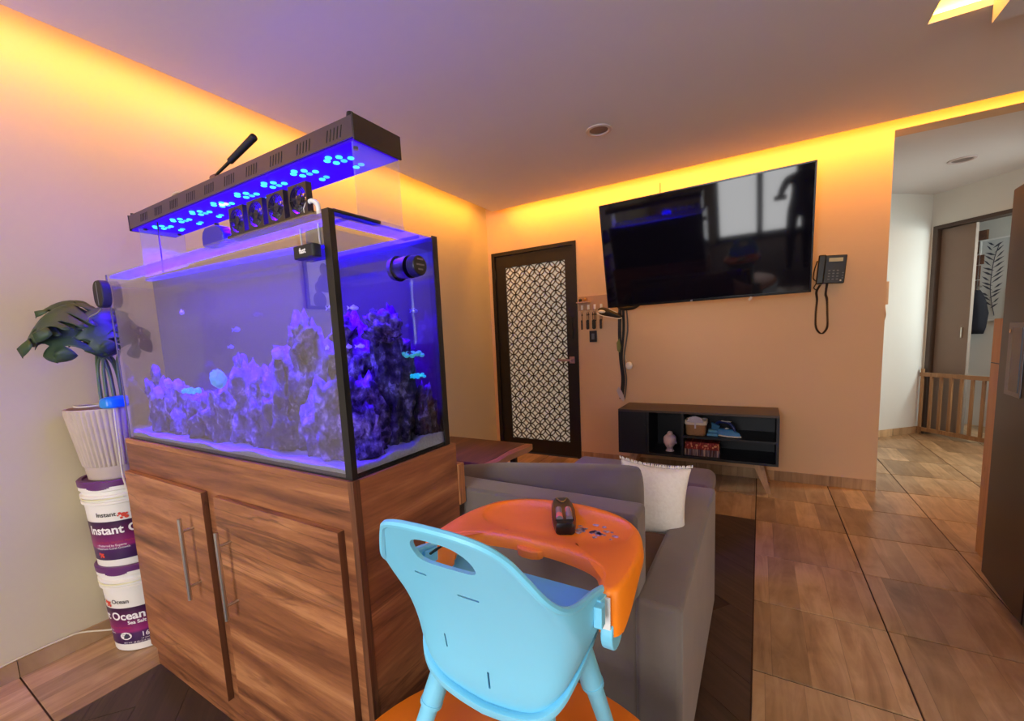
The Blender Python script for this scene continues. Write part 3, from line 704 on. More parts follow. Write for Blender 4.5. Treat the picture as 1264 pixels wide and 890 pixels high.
# wavemaker inside the end pane
wm = thing('wavemaker', 'black round wavemaker pump fixed high on the aquarium end glass', 'pump', (AX1 - g_ - .04, .90, 1.44))
bm = BM(); X = wm.location.x; cyl(bm, (AX1 - g_ - .002, .885, 1.438), (X - .03, .885, 1.438), .030, .027, 24); part('pump_body', bm, M_black, wm, smooth=True)
bm = BM(); cyl(bm, (X - .03, .885, 1.438), (X - .055, .885, 1.438), .034, .03, 24); part('guard', bm, M_blacksat, wm, smooth=True)
bm = BM(); cyl(bm, (AX1 + .0005, .885, 1.438), (AX1 + .026, .885, 1.438), .029, .026, 32); part('magnet_cap', bm, M_black, wm, smooth=True, bevel=.003)
M_ink = plain('grey_print', srgb(120, 112, 116), .6)
bm = BM()
for z, w in ((1.452, .022), (1.438, .030), (1.426, .018)): box(bm, AX1 + .0262, AX1 + .0268, .885 - w / 2, .885 + w / 2, z, z + .004)
part('print_lines', bm, M_ink, wm)
# magnetic feeder cup on the front pane
fm = thing('magnet_feeder', 'dark magnetic holder with a clear cup, high on the front glass', 'magnet', (-.86, AY0, 1.43))
bm = BM(); plate(bm, rrect(-.897, -.825, AY0 - .024, AY0 - .0005, .006), 1.433, 1.462); part('magnet_body', bm, M_blacksat, fm, bevel=.004)
bm = BM(); box(bm, -.892, -.830, AY0 + g_ + .003, AY0 + g_ + .006, 1.462, 1.502); part('mesh_cup', bm, plain('cup_grey', srgb(110, 112, 108), .5), fm)
bm = BM(); box(bm, -.894, -.8915, AY0 - .003, AY0 - .0005, 1.46, 1.505); box(bm, -.8305, -.828, AY0 - .003, AY0 - .0005, 1.46, 1.505); box(bm, -.8915, -.8305, AY0 - .003, AY0 - .0005, 1.4605, 1.463); part('cup_frame', bm, plain('cup_frame', srgb(190, 190, 190), .4), fm)
bm = BM(); put_text(bm, text_geo('fast', .016, .0006), lambda x, y: Vector((-.861 + x, AY0 - .0246, 1.4435 + y))); part('lettering', bm, M_white, fm)
# algae scraper magnet on the far end of the tank
sc_ = thing('algae_magnet', 'black oval algae magnet on the far left corner of the aquarium', 'magnet', (-2.02, AY0 - .0, 1.47))
bm = BM(); vplate(bm, rrect(-2.083, -1.998, 1.416, 1.512, .034, 6), AY0 - .03, AY0 - .0005); part('magnet_body', bm, M_blacksat, sc_, bevel=.006)
bm = BM(); vplate(bm, rrect(-2.0395, -2.0365, 1.424, 1.504, .001, 1), AY0 - .0312, AY0 - .0298); part('seam_strip', bm, plain('grey_strip', srgb(120, 118, 128), .5), sc_)
bm = BM(); tube(bm, [(-2.05, AY0 - .02, 1.415), (-2.09, .61, 1.40), (-2.15, .60, 1.385), (-2.2, .62, 1.36)], .003, 6); part('tether', bm, plain('tether_grey', srgb(120, 120, 124), .5), sc_, smooth=True)

# ------------------------------------------------------------------ LED light on acrylic legs
HX0, HX1, HY0, HY1, HZ0, HZ1 = -2.075, -.815, .738, .890, 1.712, 1.768
hd = thing('aquarium_light', 'long slotted grey LED light glowing blue above the aquarium', 'aquarium light', ((HX0 + HX1) / 2, (HY0 + HY1) / 2, AZ1))
M_hood = plain('hood_grey', srgb(74, 64, 70), .35, .3, var=.06)
bm = BM(); box(bm, HX0, HX1 - .004, HY0, HY1, HZ0 + .006, HZ1); part('housing', bm, M_hood, hd, bevel=.002)
bm = BM(); box(bm, HX1 - .003, HX1 + .002, HY0 - .001, HY1 + .001, HZ0, HZ1 + .002); part('end_cap', bm, M_black, hd, bevel=.001)
bm = BM(); box(bm, HX0 - .005, HX0 - .001, HY0 - .001, HY1 + .001, HZ0, HZ1 + .002); part('end_cap', bm, M_black, hd, bevel=.001)
n = NT('led_lens_plate'); v = n.coord(); f_ = n.noise(v, 9, 2)
n.pbr(srgb(20, 12, 90), .6, spec=.08, emit=n.mix(f_, (.03, .0, .62, 1), (.07, .0, .95, 1)), estr=.75); n.m.cycles.emission_sampling = 'NONE'
bm = BM(); box(bm, HX0 + .004, HX1 - .006, HY0 + .004, HY1 - .004, HZ0, HZ0 + .0055); part('lens_plate', bm, n.m, hd)
for gX in [HX0 + .10 + i * .118 for i in range(10)]:
    bm = BM()
    for k in range(5):
        x = gX + k * .0125; prism(bm, [(x, HZ0 + .016), (x + .003, HZ0 + .016), (x + .010, HZ1 - .014), (x + .007, HZ1 - .014)], lambda a, b: Vector((a, HY0 - .0008, b)), lambda a, b: Vector((a, HY0 + .0008, b)))
    part('vent_slots', bm, M_blacksat, hd)
M_led = [glow('led_cyan', (.03, .55, 1.0, 1), 3.0), glow('led_blue', (.02, .25, 1.0, 1), 3.0), glow('led_pink', (1, .35, .9, 1), 3.0)]
led_me = None
LED = []
for k in range(8):
    cx = HX0 + .15 + k * .142
    LED += [(cx - .030, .775, 0), (cx - .012, .765, 0), (cx + .012, .778, 0), (cx + .004, .800, 1), (cx - .022, .797, 0), (cx + .03, .800, 0), (cx + .020, .842, 1), (cx - .004, .846, 0)]
    if k == 3: LED += [(cx - .005, .787, 2), (cx + .012, .79, 2)]
led_src = {}
for x, y, mi in LED:
    if mi not in led_src:
        bm = BM(); ball(bm, (0, 0, 0), (.0088, .0088, .003), 10, 6); o = obj('led_lens', bm, M_led[mi], hd, smooth='all'); led_src[mi] = o.data
    else:
        o = bpy.data.objects.new('led_lens', led_src[mi]); COL.objects.link(o); o.parent = hd
    o.location = Vector((x, y, HZ0 - .002)) - hd.location
for x in (HX1 - .012, HX0 + .07):
    bm = BM(); box(bm, x, x + .005, HY0 + .002, HY1 - .002, AZ1 + .001, HZ0 - .0005); box(bm, x - .004, x + .009, HY0 + .002, HY1 - .002, AZ1 + .0005, AZ1 + .012)
    part('acrylic_leg', bm, M_acryl, hd)
for x, y in ((HX0 + .075, HY0 + .02), (HX0 + .075, HY1 - .02), (HX1 - .03, HY0 + .03)):
    bm = BM(); cyl(bm, (x, y, HZ0), (x, y, HZ0 - .006), .006, n=10); part('leg_screw', bm, M_black, hd, smooth=True)
bm = BM(); cyl(bm, (HX1 - .02, HY0 + .012, HZ1), (HX1 - .02, HY0 + .012, HZ1 + .012), .010, .008, 12); part('hanging_lug', bm, M_black, hd, smooth=True)
bm = BM(); cyl(bm, (HX0 + .004, HY0 + .012, HZ1), (HX0 + .004, HY0 + .012, HZ1 + .010), .006, .006, 10); part('hanging_lug', bm, M_black, hd, smooth=True)
bm = BM(); tube(bm, [(HX0 + .20, .75, HZ0), (HX0 + .203, .748, 1.66), (HX0 + .21, .745, 1.60), (HX0 + .212, .742, 1.528)], .0022, 6); o = obj('aquarium_cable', bm, M_black, smooth=True); tag(o, 'thin black cable hanging from the LED light into the aquarium, left end', 'cable')
# things lying on the light
br = thing('scraper_wand', 'black wand with a thick handle lying across the LED light', 'tool', (-1.33, .76, HZ1))
bm = BM(); cyl(bm, (-1.43, .745, HZ1 + .008), (-1.36, .752, HZ1 + .032), .004, .005, 12); part('wand_shaft', bm, M_black, br, smooth=True)
bm = BM(); cyl(bm, (-1.365, .7515, HZ1 + .030), (-1.245, .763, HZ1 + .073), .009, .0105, 14); part('wand_handle', bm, M_blacksat, br, smooth=True, bevel=.003)
bm = BM(); tube(bm, [(-1.475, .748, HZ1 + .005), (-1.45, .752, HZ1 + .011), (-1.43, .756, HZ1 + .005)], .0048, 8); box(bm, -1.468, -1.44, .742, .752, HZ1, HZ1 + .010); o = obj('small_clip', bm, plain('clip_brown', srgb(110, 70, 66), .5), smooth=True); tag(o, 'little brown clip beside the black wand on the LED light', 'clip')
bm = BM(); tube(bm, [(-1.72, .742, HZ1 + .004), (-1.69, .744, HZ1 + .008), (-1.665, .746, HZ1 + .003)], .0035, 8); o = obj('cable_tie', bm, plain('tie_cream', srgb(206, 180, 160), .5), smooth=True); tag(o, 'cream cable tie end lying on the left half of the LED light', 'cable tie')
# fan bank
fb = thing('cooling_fans', 'row of four black fans clipped along the aquarium front rim', 'fan', (-1.02, .655, AZ1))
bm = BM(); box(bm, -1.215, -.858, .640, .672, AZ1 + .0005, AZ1 + .008); part('clip_bar', bm, M_black, fb)
M_fan = plain('fan_black', srgb(30, 28, 34), .35)
for k in range(4):
    cx = -1.172 + k * .0865; cz = AZ1 + .043; s = .0335; Y0, Y1 = .645, .660
    bm = BM(); N = 32
    circ = [(cx + .0305 * math.cos(2 * PI * i / N), cz + .0305 * math.sin(2 * PI * i / N)) for i in range(N)]
    sq = []
    for i in range(N):
        c_, s_ = math.cos(2 * PI * i / N), math.sin(2 * PI * i / N); q_ = max(abs(c_), abs(s_)); sq.append((cx + s / q_ * c_, cz + s / q_ * s_))
    L_ = [[bm.verts.new((x, y, z)) for x, z in P] for P, y in ((sq, Y0), (circ, Y0), (circ, Y1), (sq, Y1))]
    for a_, b_ in ((0, 1), (1, 2), (2, 3), (3, 0)):
        for i in range(N): j = (i + 1) % N; face(bm, [L_[a_][i], L_[a_][j], L_[b_][j], L_[b_][i]])
    fr_ = part('fan_frame', bm, M_fan, fb)
    bm = BM(); cyl(bm, (cx, Y0 + .002, cz), (cx, Y1 - .001, cz), .010, n=16)
    for b_ in range(7):
        a = 2 * PI * b_ / 7
        P = [(.0095, a, Y0 + .003), (.029, a + .12, Y0 + .003), (.029, a + .75, Y1 - .003), (.0095, a + .62, Y1 - .003)]
        vs = [bm.verts.new((cx + r_ * math.cos(t_), y_, cz + r_ * math.sin(t_))) for r_, t_, y_ in P]; face(bm, vs)
    bmesh.ops.translate(bm, verts=bm.verts, vec=-fb.location); obj('fan_rotor', bm, plain('fan_rotor', srgb(44, 40, 56), .3), fr_)
    bm = BM()
    for r_ in (.014, .021, .028):
        tube(bm, [(cx + r_ * math.cos(2 * PI * i / 20), Y0 - .001, cz + r_ * math.sin(2 * PI * i / 20)) for i in range(21)], .0007, 5, 1)
    for a in (0, PI / 2): tube(bm, [(cx - .031 * math.cos(a), Y0 - .001, cz - .031 * math.sin(a)), (cx + .031 * math.cos(a), Y0 - .001, cz + .031 * math.sin(a))], .0008, 5, 1)
    bmesh.ops.translate(bm, verts=bm.verts, vec=-fb.location); obj('finger_guard', bm, M_fan, fr_)
bm = BM(); box(bm, -.84, -.812, .66, .80, AZ1 + .001, AZ1 + .009); o = obj('rim_clamp_bar', bm, M_black, bevel=.002); tag(o, 'black bar lying along the aquarium end rim by the white hook', 'clamp')
hk = BM(); tube(hk, [(-.892, .65, AZ1 + .001), (-.893, .65, AZ1 + .022), (-.875, .652, AZ1 + .034), (-.858, .655, AZ1 + .024), (-.856, .655, AZ1 + .001)], .0052, 10); o = obj('hose_hook', hk, M_white, smooth=True); tag(o, 'white plastic hose hook on the front corner of the aquarium rim', 'hook')
at = thing('topoff_sensor', 'domed sensor tinted with blue LED light, on the aquarium rim left of the fans', 'sensor', (-1.30, .66, AZ1))
bm = BM(); vplate(bm, [(-1.358, AZ1 + .001), (-1.245, AZ1 + .001), (-1.245, AZ1 + .028), (-1.262, AZ1 + .045), (-1.29, AZ1 + .052), (-1.335, AZ1 + .052), (-1.352, AZ1 + .042), (-1.358, AZ1 + .025)], .644, .676)
part('sensor_body', bm, plain('sensor_led_tint', srgb(34, 26, 170), .35), at, bevel=.006, seg=3)  # blue light from the LEDs is put into the body colour
bm = BM(); cyl(bm, (-1.30, .66, AZ1 + .052), (-1.30, .66, AZ1 + .06), .006, n=10); part('sensor_knob', bm, M_black, at)

# ------------------------------------------------------------------ salt buckets with printed labels
M_bucket = plain('bucket_white', srgb(232, 228, 220), .4, var=.03); M_lid = plain('lid_purple', srgb(96, 42, 104), .4, var=.08)
n = NT('label_purple'); v = n.coord(); sp = n.n.new('ShaderNodeSeparateXYZ'); n.link(v, sp.inputs[0])
zz = n.math('DIVIDE', n.math('SUBTRACT', sp.outputs[2], .05), .17); wv = n.math('ADD', zz, n.math('MULTIPLY', n.noise(v, 9, 2), .18))
n.pbr(n.ramp(wv, [(.12, srgb(58, 26, 78)), (.30, srgb(74, 30, 92)), (.36, srgb(150, 36, 110)), (.62, srgb(104, 24, 84)), (.9, srgb(56, 18, 62))]), .35); M_label = n.m
M_tw = plain('print_white', srgb(240, 236, 236), .5, var=.02); M_tk = plain('print_black', srgb(40, 36, 40), .5); M_tr = plain('print_red', srgb(214, 70, 50), .5); M_tp = plain('print_pink', srgb(176, 60, 90), .5)
def bucket(c, H, th0, label):
    t = thing('salt_bucket', label, 'bucket', c, 0, 'salt buckets stacked by the wall')
    r = lambda z: .127 + .016 * z / H
    bm = BM(); prof = [(.120, 0), (r(0) , .006), (r(.27), .27 * H / .375)]
    zt = H - .10
    prof = [(.118, 0), (r(.0), .005), (r(zt), zt), (r(zt) + .008, zt + .004), (r(zt) + .008, zt + .012), (r(zt) + .001, zt + .016), (r(zt) + .001, zt + .027), (r(zt) + .009, zt + .031), (r(zt) + .009, zt + .039), (r(zt) + .002, zt + .043), (r(zt) + .002, zt + .056), (r(zt) + .010, zt + .060), (r(zt) + .010, zt + .080), (.12, zt + .080)]
    lathe(bm, prof, 48); obj('bucket_body', bm, M_bucket, t, smooth=35)
    bm = BM(); rl = r(zt) + .0115; lathe(bm, [(rl, H - .024), (rl + .001, H - .004), (rl - .004, H), (rl - .016, H), (rl - .018, H - .008), (0, H - .008)], 48)
    N = 10
    for base in (-1.2, .9):
        for i in range(N):
            a0, a1 = base + .55 * i / N, base + .55 * (i + 1) / N
            P = [(rl + .0012) * Vector((math.cos(a), math.sin(a), 0)) for a in (a0, a1)]
            d_ = .010 * math.sin(PI * min(1, (i + .5) / N))**.4
            vs = [bm.verts.new(P[0] + Vector((0, 0, H - .022))), bm.verts.new(P[1] + Vector((0, 0, H - .022))), bm.verts.new(P[1] + Vector((0, 0, H - .024 - d_))), bm.verts.new(P[0] + Vector((0, 0, H - .024 - d_)))]; face(bm, vs)
    obj('lid', bm, M_lid, t, smooth=35)
    zb0, zb1 = .035, .035 + .165
    bm = BM(); N = 64
    a_ = [[((r(z) + .0007) * math.cos(R(th0) + R(-130 + 260 * i / N)), (r(z) + .0007) * math.sin(R(th0) + R(-130 + 260 * i / N)), z) for i in range(N + 1)] for z in [zb0 + (zb1 - zb0) * k / 6 for k in range(7)]]
    rows_mesh(bm, a_, closed=False); lab = obj('label_band', bm, M_label, t, smooth='all')
    def wrap(x0, z0, eps=.0016):
        def f(x, y):
            z = z0 + y; rr_ = r(z) + eps; a = R(th0) + (x + x0) / .135; return Vector((rr_ * math.cos(a), rr_ * math.sin(a), z))
        return f
    def prn(body, size, x0, z0, m, off=0.0, nm='label_print'):
        bm = BM(); put_text(bm, text_geo(body, size, off), wrap(x0, z0)); obj(nm, bm, m, lab)
    prn('Instant Ocean', .049, 0, .148, M_tw, .0013)
    prn('Sea Salt', .021, .105, .126, M_tw, .0006)
    prn('Instant      Ocean', .026, 0, .222, M_tk, .0003)
    prn('Scientifically blended Marine Nutrition', .0135, -.02, .108, M_tp)
    prn('\u2022 Preferred by Experts\n\u2022 Maximum Coral Growth', .0125, -.06, .094, M_tw)
    prn('160', .030, .135, .062, M_tw, .0004); prn('US GALLONS', .008, .135, .050, M_tw); prn('NET WT. 48 LB (21.8 kg)', .0095, .09, .0385, M_tw)
    bm = BM(); w = wrap(.055, .073, .0013); put_text(bm, ([(.024 * math.cos(2 * PI * i / 24), .017 * math.sin(2 * PI * i / 24)) for i in range(24)], [tuple(range(24))]), w); obj('label_badge', bm, M_tw, lab)
    prn('No Nitrates or\nPhosphates\nAdded', .0075, .055, .079, plain('print_green', srgb(70, 110, 90), .5))
    for (x0, z0, s_) in ((.0, .219, 1.0), (-.105, .056, .8)):
        bm = BM()
        for (dx, dy, rr_) in ((-.010, .010, .006), (.002, .004, .009), (.010, -.006, .007), (-.006, -.008, .005), (.012, .008, .004), (-.016, .002, .003)):
            put_text(bm, ([(dx * s_ + rr_ * s_ * math.cos(2 * PI * i / 10), dy * s_ + rr_ * s_ * math.sin(2 * PI * i / 10)) for i in range(10)], [tuple(range(10))]), wrap(x0, z0, .0018))
        obj('label_emblem', bm, M_tr, lab)
    bm = BM(); rr_ = r(zt) + .0065
    tube(bm, [(rr_ * math.cos(a), rr_ * math.sin(a), zt + .030 - .006 * math.sin((a + 2.3) / 1.9 * PI)) for a in [-2.3 + 1.9 * i / 10 for i in range(11)]], .003, 6); obj('bail_handle', bm, plain('handle_cream', srgb(226, 222, 180), .4), t, smooth=True)
    return t
BX, BY = -2.325, .70
bucket((BX, BY, 0), .385, -82, 'lower white salt bucket with purple label and a bit of floor around it')
bucket((BX - .005, BY - .012, .378), .37, -27, 'upper white salt bucket with purple label, right under the ribbed plant pot')
# plant pot
pt = thing('ribbed_plant_pot', 'taupe ribbed plant pot standing on the top salt bucket', 'pot', (BX - .005, BY - .02, .741))
n = NT('pot_taupe'); v = n.coord(); f_ = n.noise(v, 18, 3); n.pbr(n.mix(f_, srgb(176, 160, 146), srgb(194, 178, 164)), .6); M_pot = n.m
bm = BM(); N = 144; rowsP = []
for z, r_, rib in ((0, .100, 0), (.004, .106, 0), (.058, .113, 0), (.062, .115, 1), (.28, .146, 1), (.292, .148, 0), (.296, .147, 0), (.296, .138, 0), (.262, .134, 0), (.262, 0.01, 0)):
    rowsP.append([((r_ + (.0028 * (1 if i % 3 else -1) if rib else 0)) * math.cos(2 * PI * i / N), (r_ + (.0028 * (1 if i % 3 else -1) if rib else 0)) * math.sin(2 * PI * i / N), z) for i in range(N)])
rows_mesh(bm, rowsP); obj('pot_body', bm, M_pot, pt, smooth=30)
bm = BM(); lathe(bm, [(0, .263), (.07, .268), (.133, .264), (.133, .2625), (0, .2625)], 32); obj('potting_soil', bm, plain('soil', srgb(58, 44, 38), .95, var=.4, scale=60, bump=.6), pt)
# monstera
pl = thing('monstera_plant', 'monstera plant with drooping split leaves in the ribbed pot', 'plant', (BX, BY - .02, 1.005))
n = NT('monstera_leaf'); v = n.coord(); f_ = n.noise(v, 16, 3); n.pbr(n.mix(f_, srgb(28, 48, 32), srgb(64, 86, 54)), .48, spec=.35); M_leafg = n.m
n = NT('monstera_stem'); v = n.coord(); f_ = n.noise(v, 20, 3); n.pbr(n.mix(f_, srgb(70, 92, 56), srgb(112, 134, 92)), .45); M_stem = n.m
def leaf_mesh(L, W, droop, seed):
    random.seed(seed); bm = BM()
    def P(t, s):                                  # t along midrib 0..1, s across -1..1
        w = W * (math.sin(PI * (.16 + .84 * t) ** .85) ** .62 if t < .999 else 0)
        x = L * (t - .20 * (abs(s) ** 1.3) * (1 - t) ** 1.5 + .10 * abs(s) * t * (1 - t))
        y = w * s
        d = math.hypot(x, y); z = -droop * (d / L) ** 2 * L - .30 * W * abs(s) ** 2 + .012 * math.sin(6 * t + 3 * s)
        return Vector((x, y, z))
    nl, cuts = 5, 6
    for s in (-1, 1):
        gp = [0] + [random.choice((.03, .055, .085)) for _ in range(nl - 1)] + [0]
        for k in range(nl):
            t0, t1 = k / nl, (k + 1) / nl; pts = []
            for j in range(cuts + 1):
                q = j / cuts; nar = 0 if q < .34 else ((q - .34) / .66) ** .7
                g0 = t0 + gp[k] * nar; g1 = t1 - gp[k + 1] * nar
                pts.append([P(g0 + (g1 - g0) * i / 4, s * q * (1 + (.05 * math.sin(PI * i / 4) if j == cuts else 0))) for i in range(5)])
            V = [[bm.verts.new(p) for p in r] for r in pts]
            for a, b in zip(V, V[1:]):
                for i in range(4): face(bm, [a[i], a[i + 1], b[i + 1], b[i]])
    bmesh.ops.remove_doubles(bm, verts=bm.verts, dist=.0004)
    return bm
LV = [((-2.29, .585, 1.43), -92, 16, .19, .115, .55), ((-2.25, .58, 1.415), -52, 30, .16, .12, .6), ((-2.21, .635, 1.425), -20, 38, .15, .12, .5), ((-2.25, .70, 1.425), 48, 22, .14, .10, .6), ((-2.33, .62, 1.455), -80, 2, .13, .07, .3), ((-2.24, .66, 1.37), -5, 62, .12, .09, .3), ((-2.30, .71, 1.42), 85, 16, .15, .10, .55), ((-2.27, .73, 1.42), 82, 12, .20, .105, .45), ((-2.27, .60, 1.44), -70, 10, .17, .11, .5)]
for k, (p, az, dip, L, W, dr) in enumerate(LV):
    base = Vector((BX + .03 * math.cos(k * 1.9), BY - .02 + .04 * math.sin(k * 1.9), 1.004)); p = Vector(p)
    bm = BM(); tube(bm, [base, base + Vector((0, 0, .16)) + (p - base) * .12, p + Vector((0, 0, -.10)) * 1 - (p - base) * .06, p], .0062, 8, taper=.0042)
    st = part('stem', bm, M_stem, pl, smooth=True)
    bm = leaf_mesh(L, W, dr, k + 11)
    o = obj('leaf', bm, M_leafg, pl, smooth='all'); o.location = p - pl.location; o.rotation_euler = (R((-1) ** k * 6), R(dip), R(az))
    sd = o.modifiers.new('thick', 'SOLIDIFY'); sd.thickness = .0012
# packet and cable on the pot
pk = thing('blue_packet', 'bright blue packet lying on the soil of the ribbed pot', 'packet', (-2.195, .655, 1.032), R(-72))
bm = BM(); L_, W_ = .050, .032
rr0 = [[Vector((x * L_, y * W_, z)) for x, y in ((-1, -1), (0, -1.06), (1, -1), (1.06, 0), (1, 1), (0, 1.06), (-1, 1), (-1.06, 0))] for z in (.012,)]
for z, k in ((.003, .90), (.014, 1.0), (.036, .98), (.052, .8)): rr0.append([Vector((x * L_ * k, y * W_ * k, z)) for x, y in ((-1, -1), (0, -1.06), (1, -1), (1.06, 0), (1, 1), (0, 1.06), (-1, 1), (-1.06, 0))])
rows_mesh(bm, rr0[1:]); obj('packet_pouch', bm, plain('packet_blue', srgb(24, 132, 220), .3), pk, sub=2)
bm = BM(); box(bm, -.055, -.048, -.028, .028, .014, .018); obj('packet_seal', bm, plain('packet_dark', srgb(20, 60, 100), .4), pk)
M_cord = plain('cable_white', srgb(206, 198, 178), .5)
bm = BM(); tube(bm, [(-2.25, .72, 1.045), (-2.26, .65, 1.047), (-2.30, .58, 1.045), (-2.37, .575, 1.046), (-2.38, .64, 1.045), (-2.30, .70, 1.044), (-2.21, .70, 1.046), (-2.178, .645, 1.044), (-2.172, .637, 1.00), (-2.188, .640, .88), (-2.205, .643, .77), (-2.166, .635, .735), (-2.150, .640, .66), (-2.158, .646, .56), (-2.150, .660, .51)], .0038, 8)
o = obj('white_cable', bm, M_cord, smooth=True); tag(o, 'white cable looped on the ribbed pot and hanging down over the buckets', 'cable')
bm = BM(); tube(bm, [(-2.47, -.55, .0765), (-2.472, -.1, .078), (-2.471, .2, .077), (-2.474, .34, .081), (-2.474, .44, .079), (-2.465, .50, .077), (-2.43, .56, .06), (-2.40, .60, .05)], .0036, 8)
o = obj('floor_cable', bm, M_cord, smooth=True); tag(o, 'white cable running along the top of the left baseboard', 'cable')

# ------------------------------------------------------------------ orange play table and the high chair standing on it
M_orange = plain('orange_plastic', srgb(255, 138, 20), .42, var=.05, scale=6)
M_teal = plain('sky_blue_plastic', srgb(122, 210, 242), .45, var=.03, scale=6)
TZ = .40
tb = thing('play_table', 'round orange play table under the sky blue high chair', 'table', (-.366, .525, 0))
bm = BM(); lathe(bm, [(.34, TZ - .03), (.362, TZ - .026), (.370, TZ - .014), (.368, TZ - .004), (.360, TZ), (0, TZ)], 64, (-.366, .525, 0)); part('table_top', bm, M_orange, tb, smooth=30)
for a in (35, 125, 215, 305):
    c_, s_ = math.cos(R(a)), math.sin(R(a))
    bm = BM(); cyl(bm, (-.366 + .26 * c_, .525 + .26 * s_, 0), (-.366 + .22 * c_, .525 + .22 * s_, TZ - .028), .020, .026, 16); part('table_leg', bm, M_teal, tb, smooth=True)
HCX = -.39
hc = thing('high_chair', 'sky blue toddler high chair with an orange tray, seen from behind', 'high chair', (HCX, .6, TZ))
Tp = [(0, .418, .985), (.05, .421, .982), (.088, .432, .970), (.112, .448, .948), (.132, .463, .918), (.150, .480, .886), (.163, .505, .862), (.170, .54, .848), (.174, .60, .836), (.176, .645, .822)]
Bt = [(0, .555, .600), (.05, .555, .606), (.092, .556, .617), (.122, .562, .634), (.144, .578, .657), (.157, .605, .685), (.165, .638, .712), (.169, .668, .735), (.170, .69, .752), (.171, .71, .765)]
K = 5
Th = catmull(Tp, K); Bh = catmull(Bt, K)
def mirror(P): return [Vector((-p.x, p.y, p.z)) for p in P[:0:-1]] + list(P)
TT, BB = mirror(Th), [p + Vector((-.018, 0, 0)) for p in mirror(Bh)]
NV = 24
def shell_pt(i, k):
    v = k / NV; t, b = TT[i], BB[i]
    s = abs(i - (len(TT) - 1) / 2) / ((len(TT) - 1) / 2)
    p = b.lerp(t, v)
    bul = 4 * v * (1 - v); w = max(0, 1 - (s / .62) ** 2)
    p.y += .042 * bul * w * (1.0 - .2 * v)
    p.z -= .010 * bul * (1 - w)
    nx = (1 if t.x > 0 else -1) * min(1, abs(t.x) / .12)
    p.x += .014 * bul * nx * (.4 + .6 * s)
    if v < .14:                                     # curl in under the seat
        q = (1 - v / .14) ** 2; p.y += .008 * q * w; p.x -= .006 * q * nx
    return p
bm = BM()
VV = [[bm.verts.new(shell_pt(i, k) + Vector((HCX, 0, 0))) for k in range(NV + 1)] for i in range(len(TT))]
for i in range(len(TT) - 1):
    for k in range(NV): face(bm, [VV[i][k], VV[i + 1][k], VV[i + 1][k + 1], VV[i][k + 1]])
n_ = len(TT)
for i in range(n_ // 2):                            # seat pan between the two lower edges
    j = n_ - 1 - i
    a, b, c, d = VV[i][0], VV[i + 1][0], VV[j - 1][0], VV[j][0]
    if j - 1 == i + 1: face(bm, [a, b, d])
    else: face(bm, [a, b, c, d])
shell = part('seat_shell', bm, M_teal, hc, smooth='all')
sm = shell.modifiers.new('s', 'SOLIDIFY'); sm.thickness = .007; sm.offset = 0; sm.use_even_offset = False
def cutter(bm):
    bmesh.ops.recalc_face_normals(bm, faces=bm.faces); me = bpy.data.meshes.new('cut'); bm.to_mesh(me); bm.free(); o = bpy.data.objects.new('cut', me); COL.objects.link(o); o.location = (0, 0, 0); return o
cuts = []
def ycut(poly):
    bm = BM(); vplate(bm, poly, .30, .60); cuts.append(cutter(bm))
hole = [(HCX - .004 + .056 * (abs(math.cos(a)) ** .62) * (1 if math.cos(a) > 0 else -1), .930 + .029 * (abs(math.sin(a)) ** .8) * (1 if math.sin(a) > 0 else -1) - .010 * math.cos(a) ** 2) for a in [2 * PI * i / 40 for i in range(40)]]
ycut(hole)
for cx, cz, ax, w, h in ((HCX + .004, .836, 0, .021, .0022), (HCX - .082, .862, 0, .013, .0022), (HCX + .0, .655, 1, .017, .0022), (HCX - .085, .705, 1, .015, .0016)):
    hw_, hh_ = (w, h) if ax == 0 else (h, w)
    ycut(rrect(cx - hw_, cx + hw_, cz - hh_, cz + hh_, min(hw_, hh_) * .9, 3))
for c_ in cuts:
    b_ = shell.modifiers.new('b', 'BOOLEAN'); b_.operation = 'DIFFERENCE'; b_.object = c_; b_.solver = 'EXACT'
bake(shell)
for c_ in cuts: bpy.data.objects.remove(c_)
for p in shell.data.polygons: p.use_smooth = True
shell.data.set_sharp_from_angle(angle=R(45))
off = Vector((HCX, 0, 0))
# rolled rim along the top edge, and the base band along the lower edge
bm = BM(); tube(bm, [p + off for p in TT], .0062, 8, 1); part('shell_rim', bm, M_teal, hc, smooth=True)
bm = BM(); rws = []
for i, b in enumerate(BB):
    o1 = shell_pt(i, 2); cen = Vector((0, .70, b.z)); d_ = Vector((o1.x, o1.y - .70, 0)); d_ = d_.normalized() if d_.length > 1e-5 else Vector((0, -1, 0))
    p = Vector((b.x, b.y, b.z)) + off
    rws.append([p + d_ * .001 + Vector((0, 0, .002)), p + d_ * .007 + Vector((0, 0, .000)), p + d_ * .007 + Vector((0, 0, -.010)), p + d_ * .003 + Vector((0, 0, -.017)), p - d_ * .012 + Vector((0, 0, -.017)), p - d_ * .010 + Vector((0, 0, -.001))])
rows_mesh(bm, rws); part('seat_base', bm, M_teal, hc, smooth=40)
bm = BM(); P = [Vector((b.x * .92, .70 + (b.y - .70) * .92, b.z - .012)) + off for b in BB]
V = [bm.verts.new(p) for p in P]
for i in range(n_ // 2):
    j = n_ - 1 - i
    if j - 1 == i + 1: face(bm, [V[i], V[i + 1], V[j]])
    else: face(bm, [V[i], V[i + 1], V[j - 1], V[j]])
o = part('seat_underside', bm, M_teal, hc, smooth='all'); s_ = o.modifiers.new('s', 'SOLIDIFY'); s_.thickness = .006
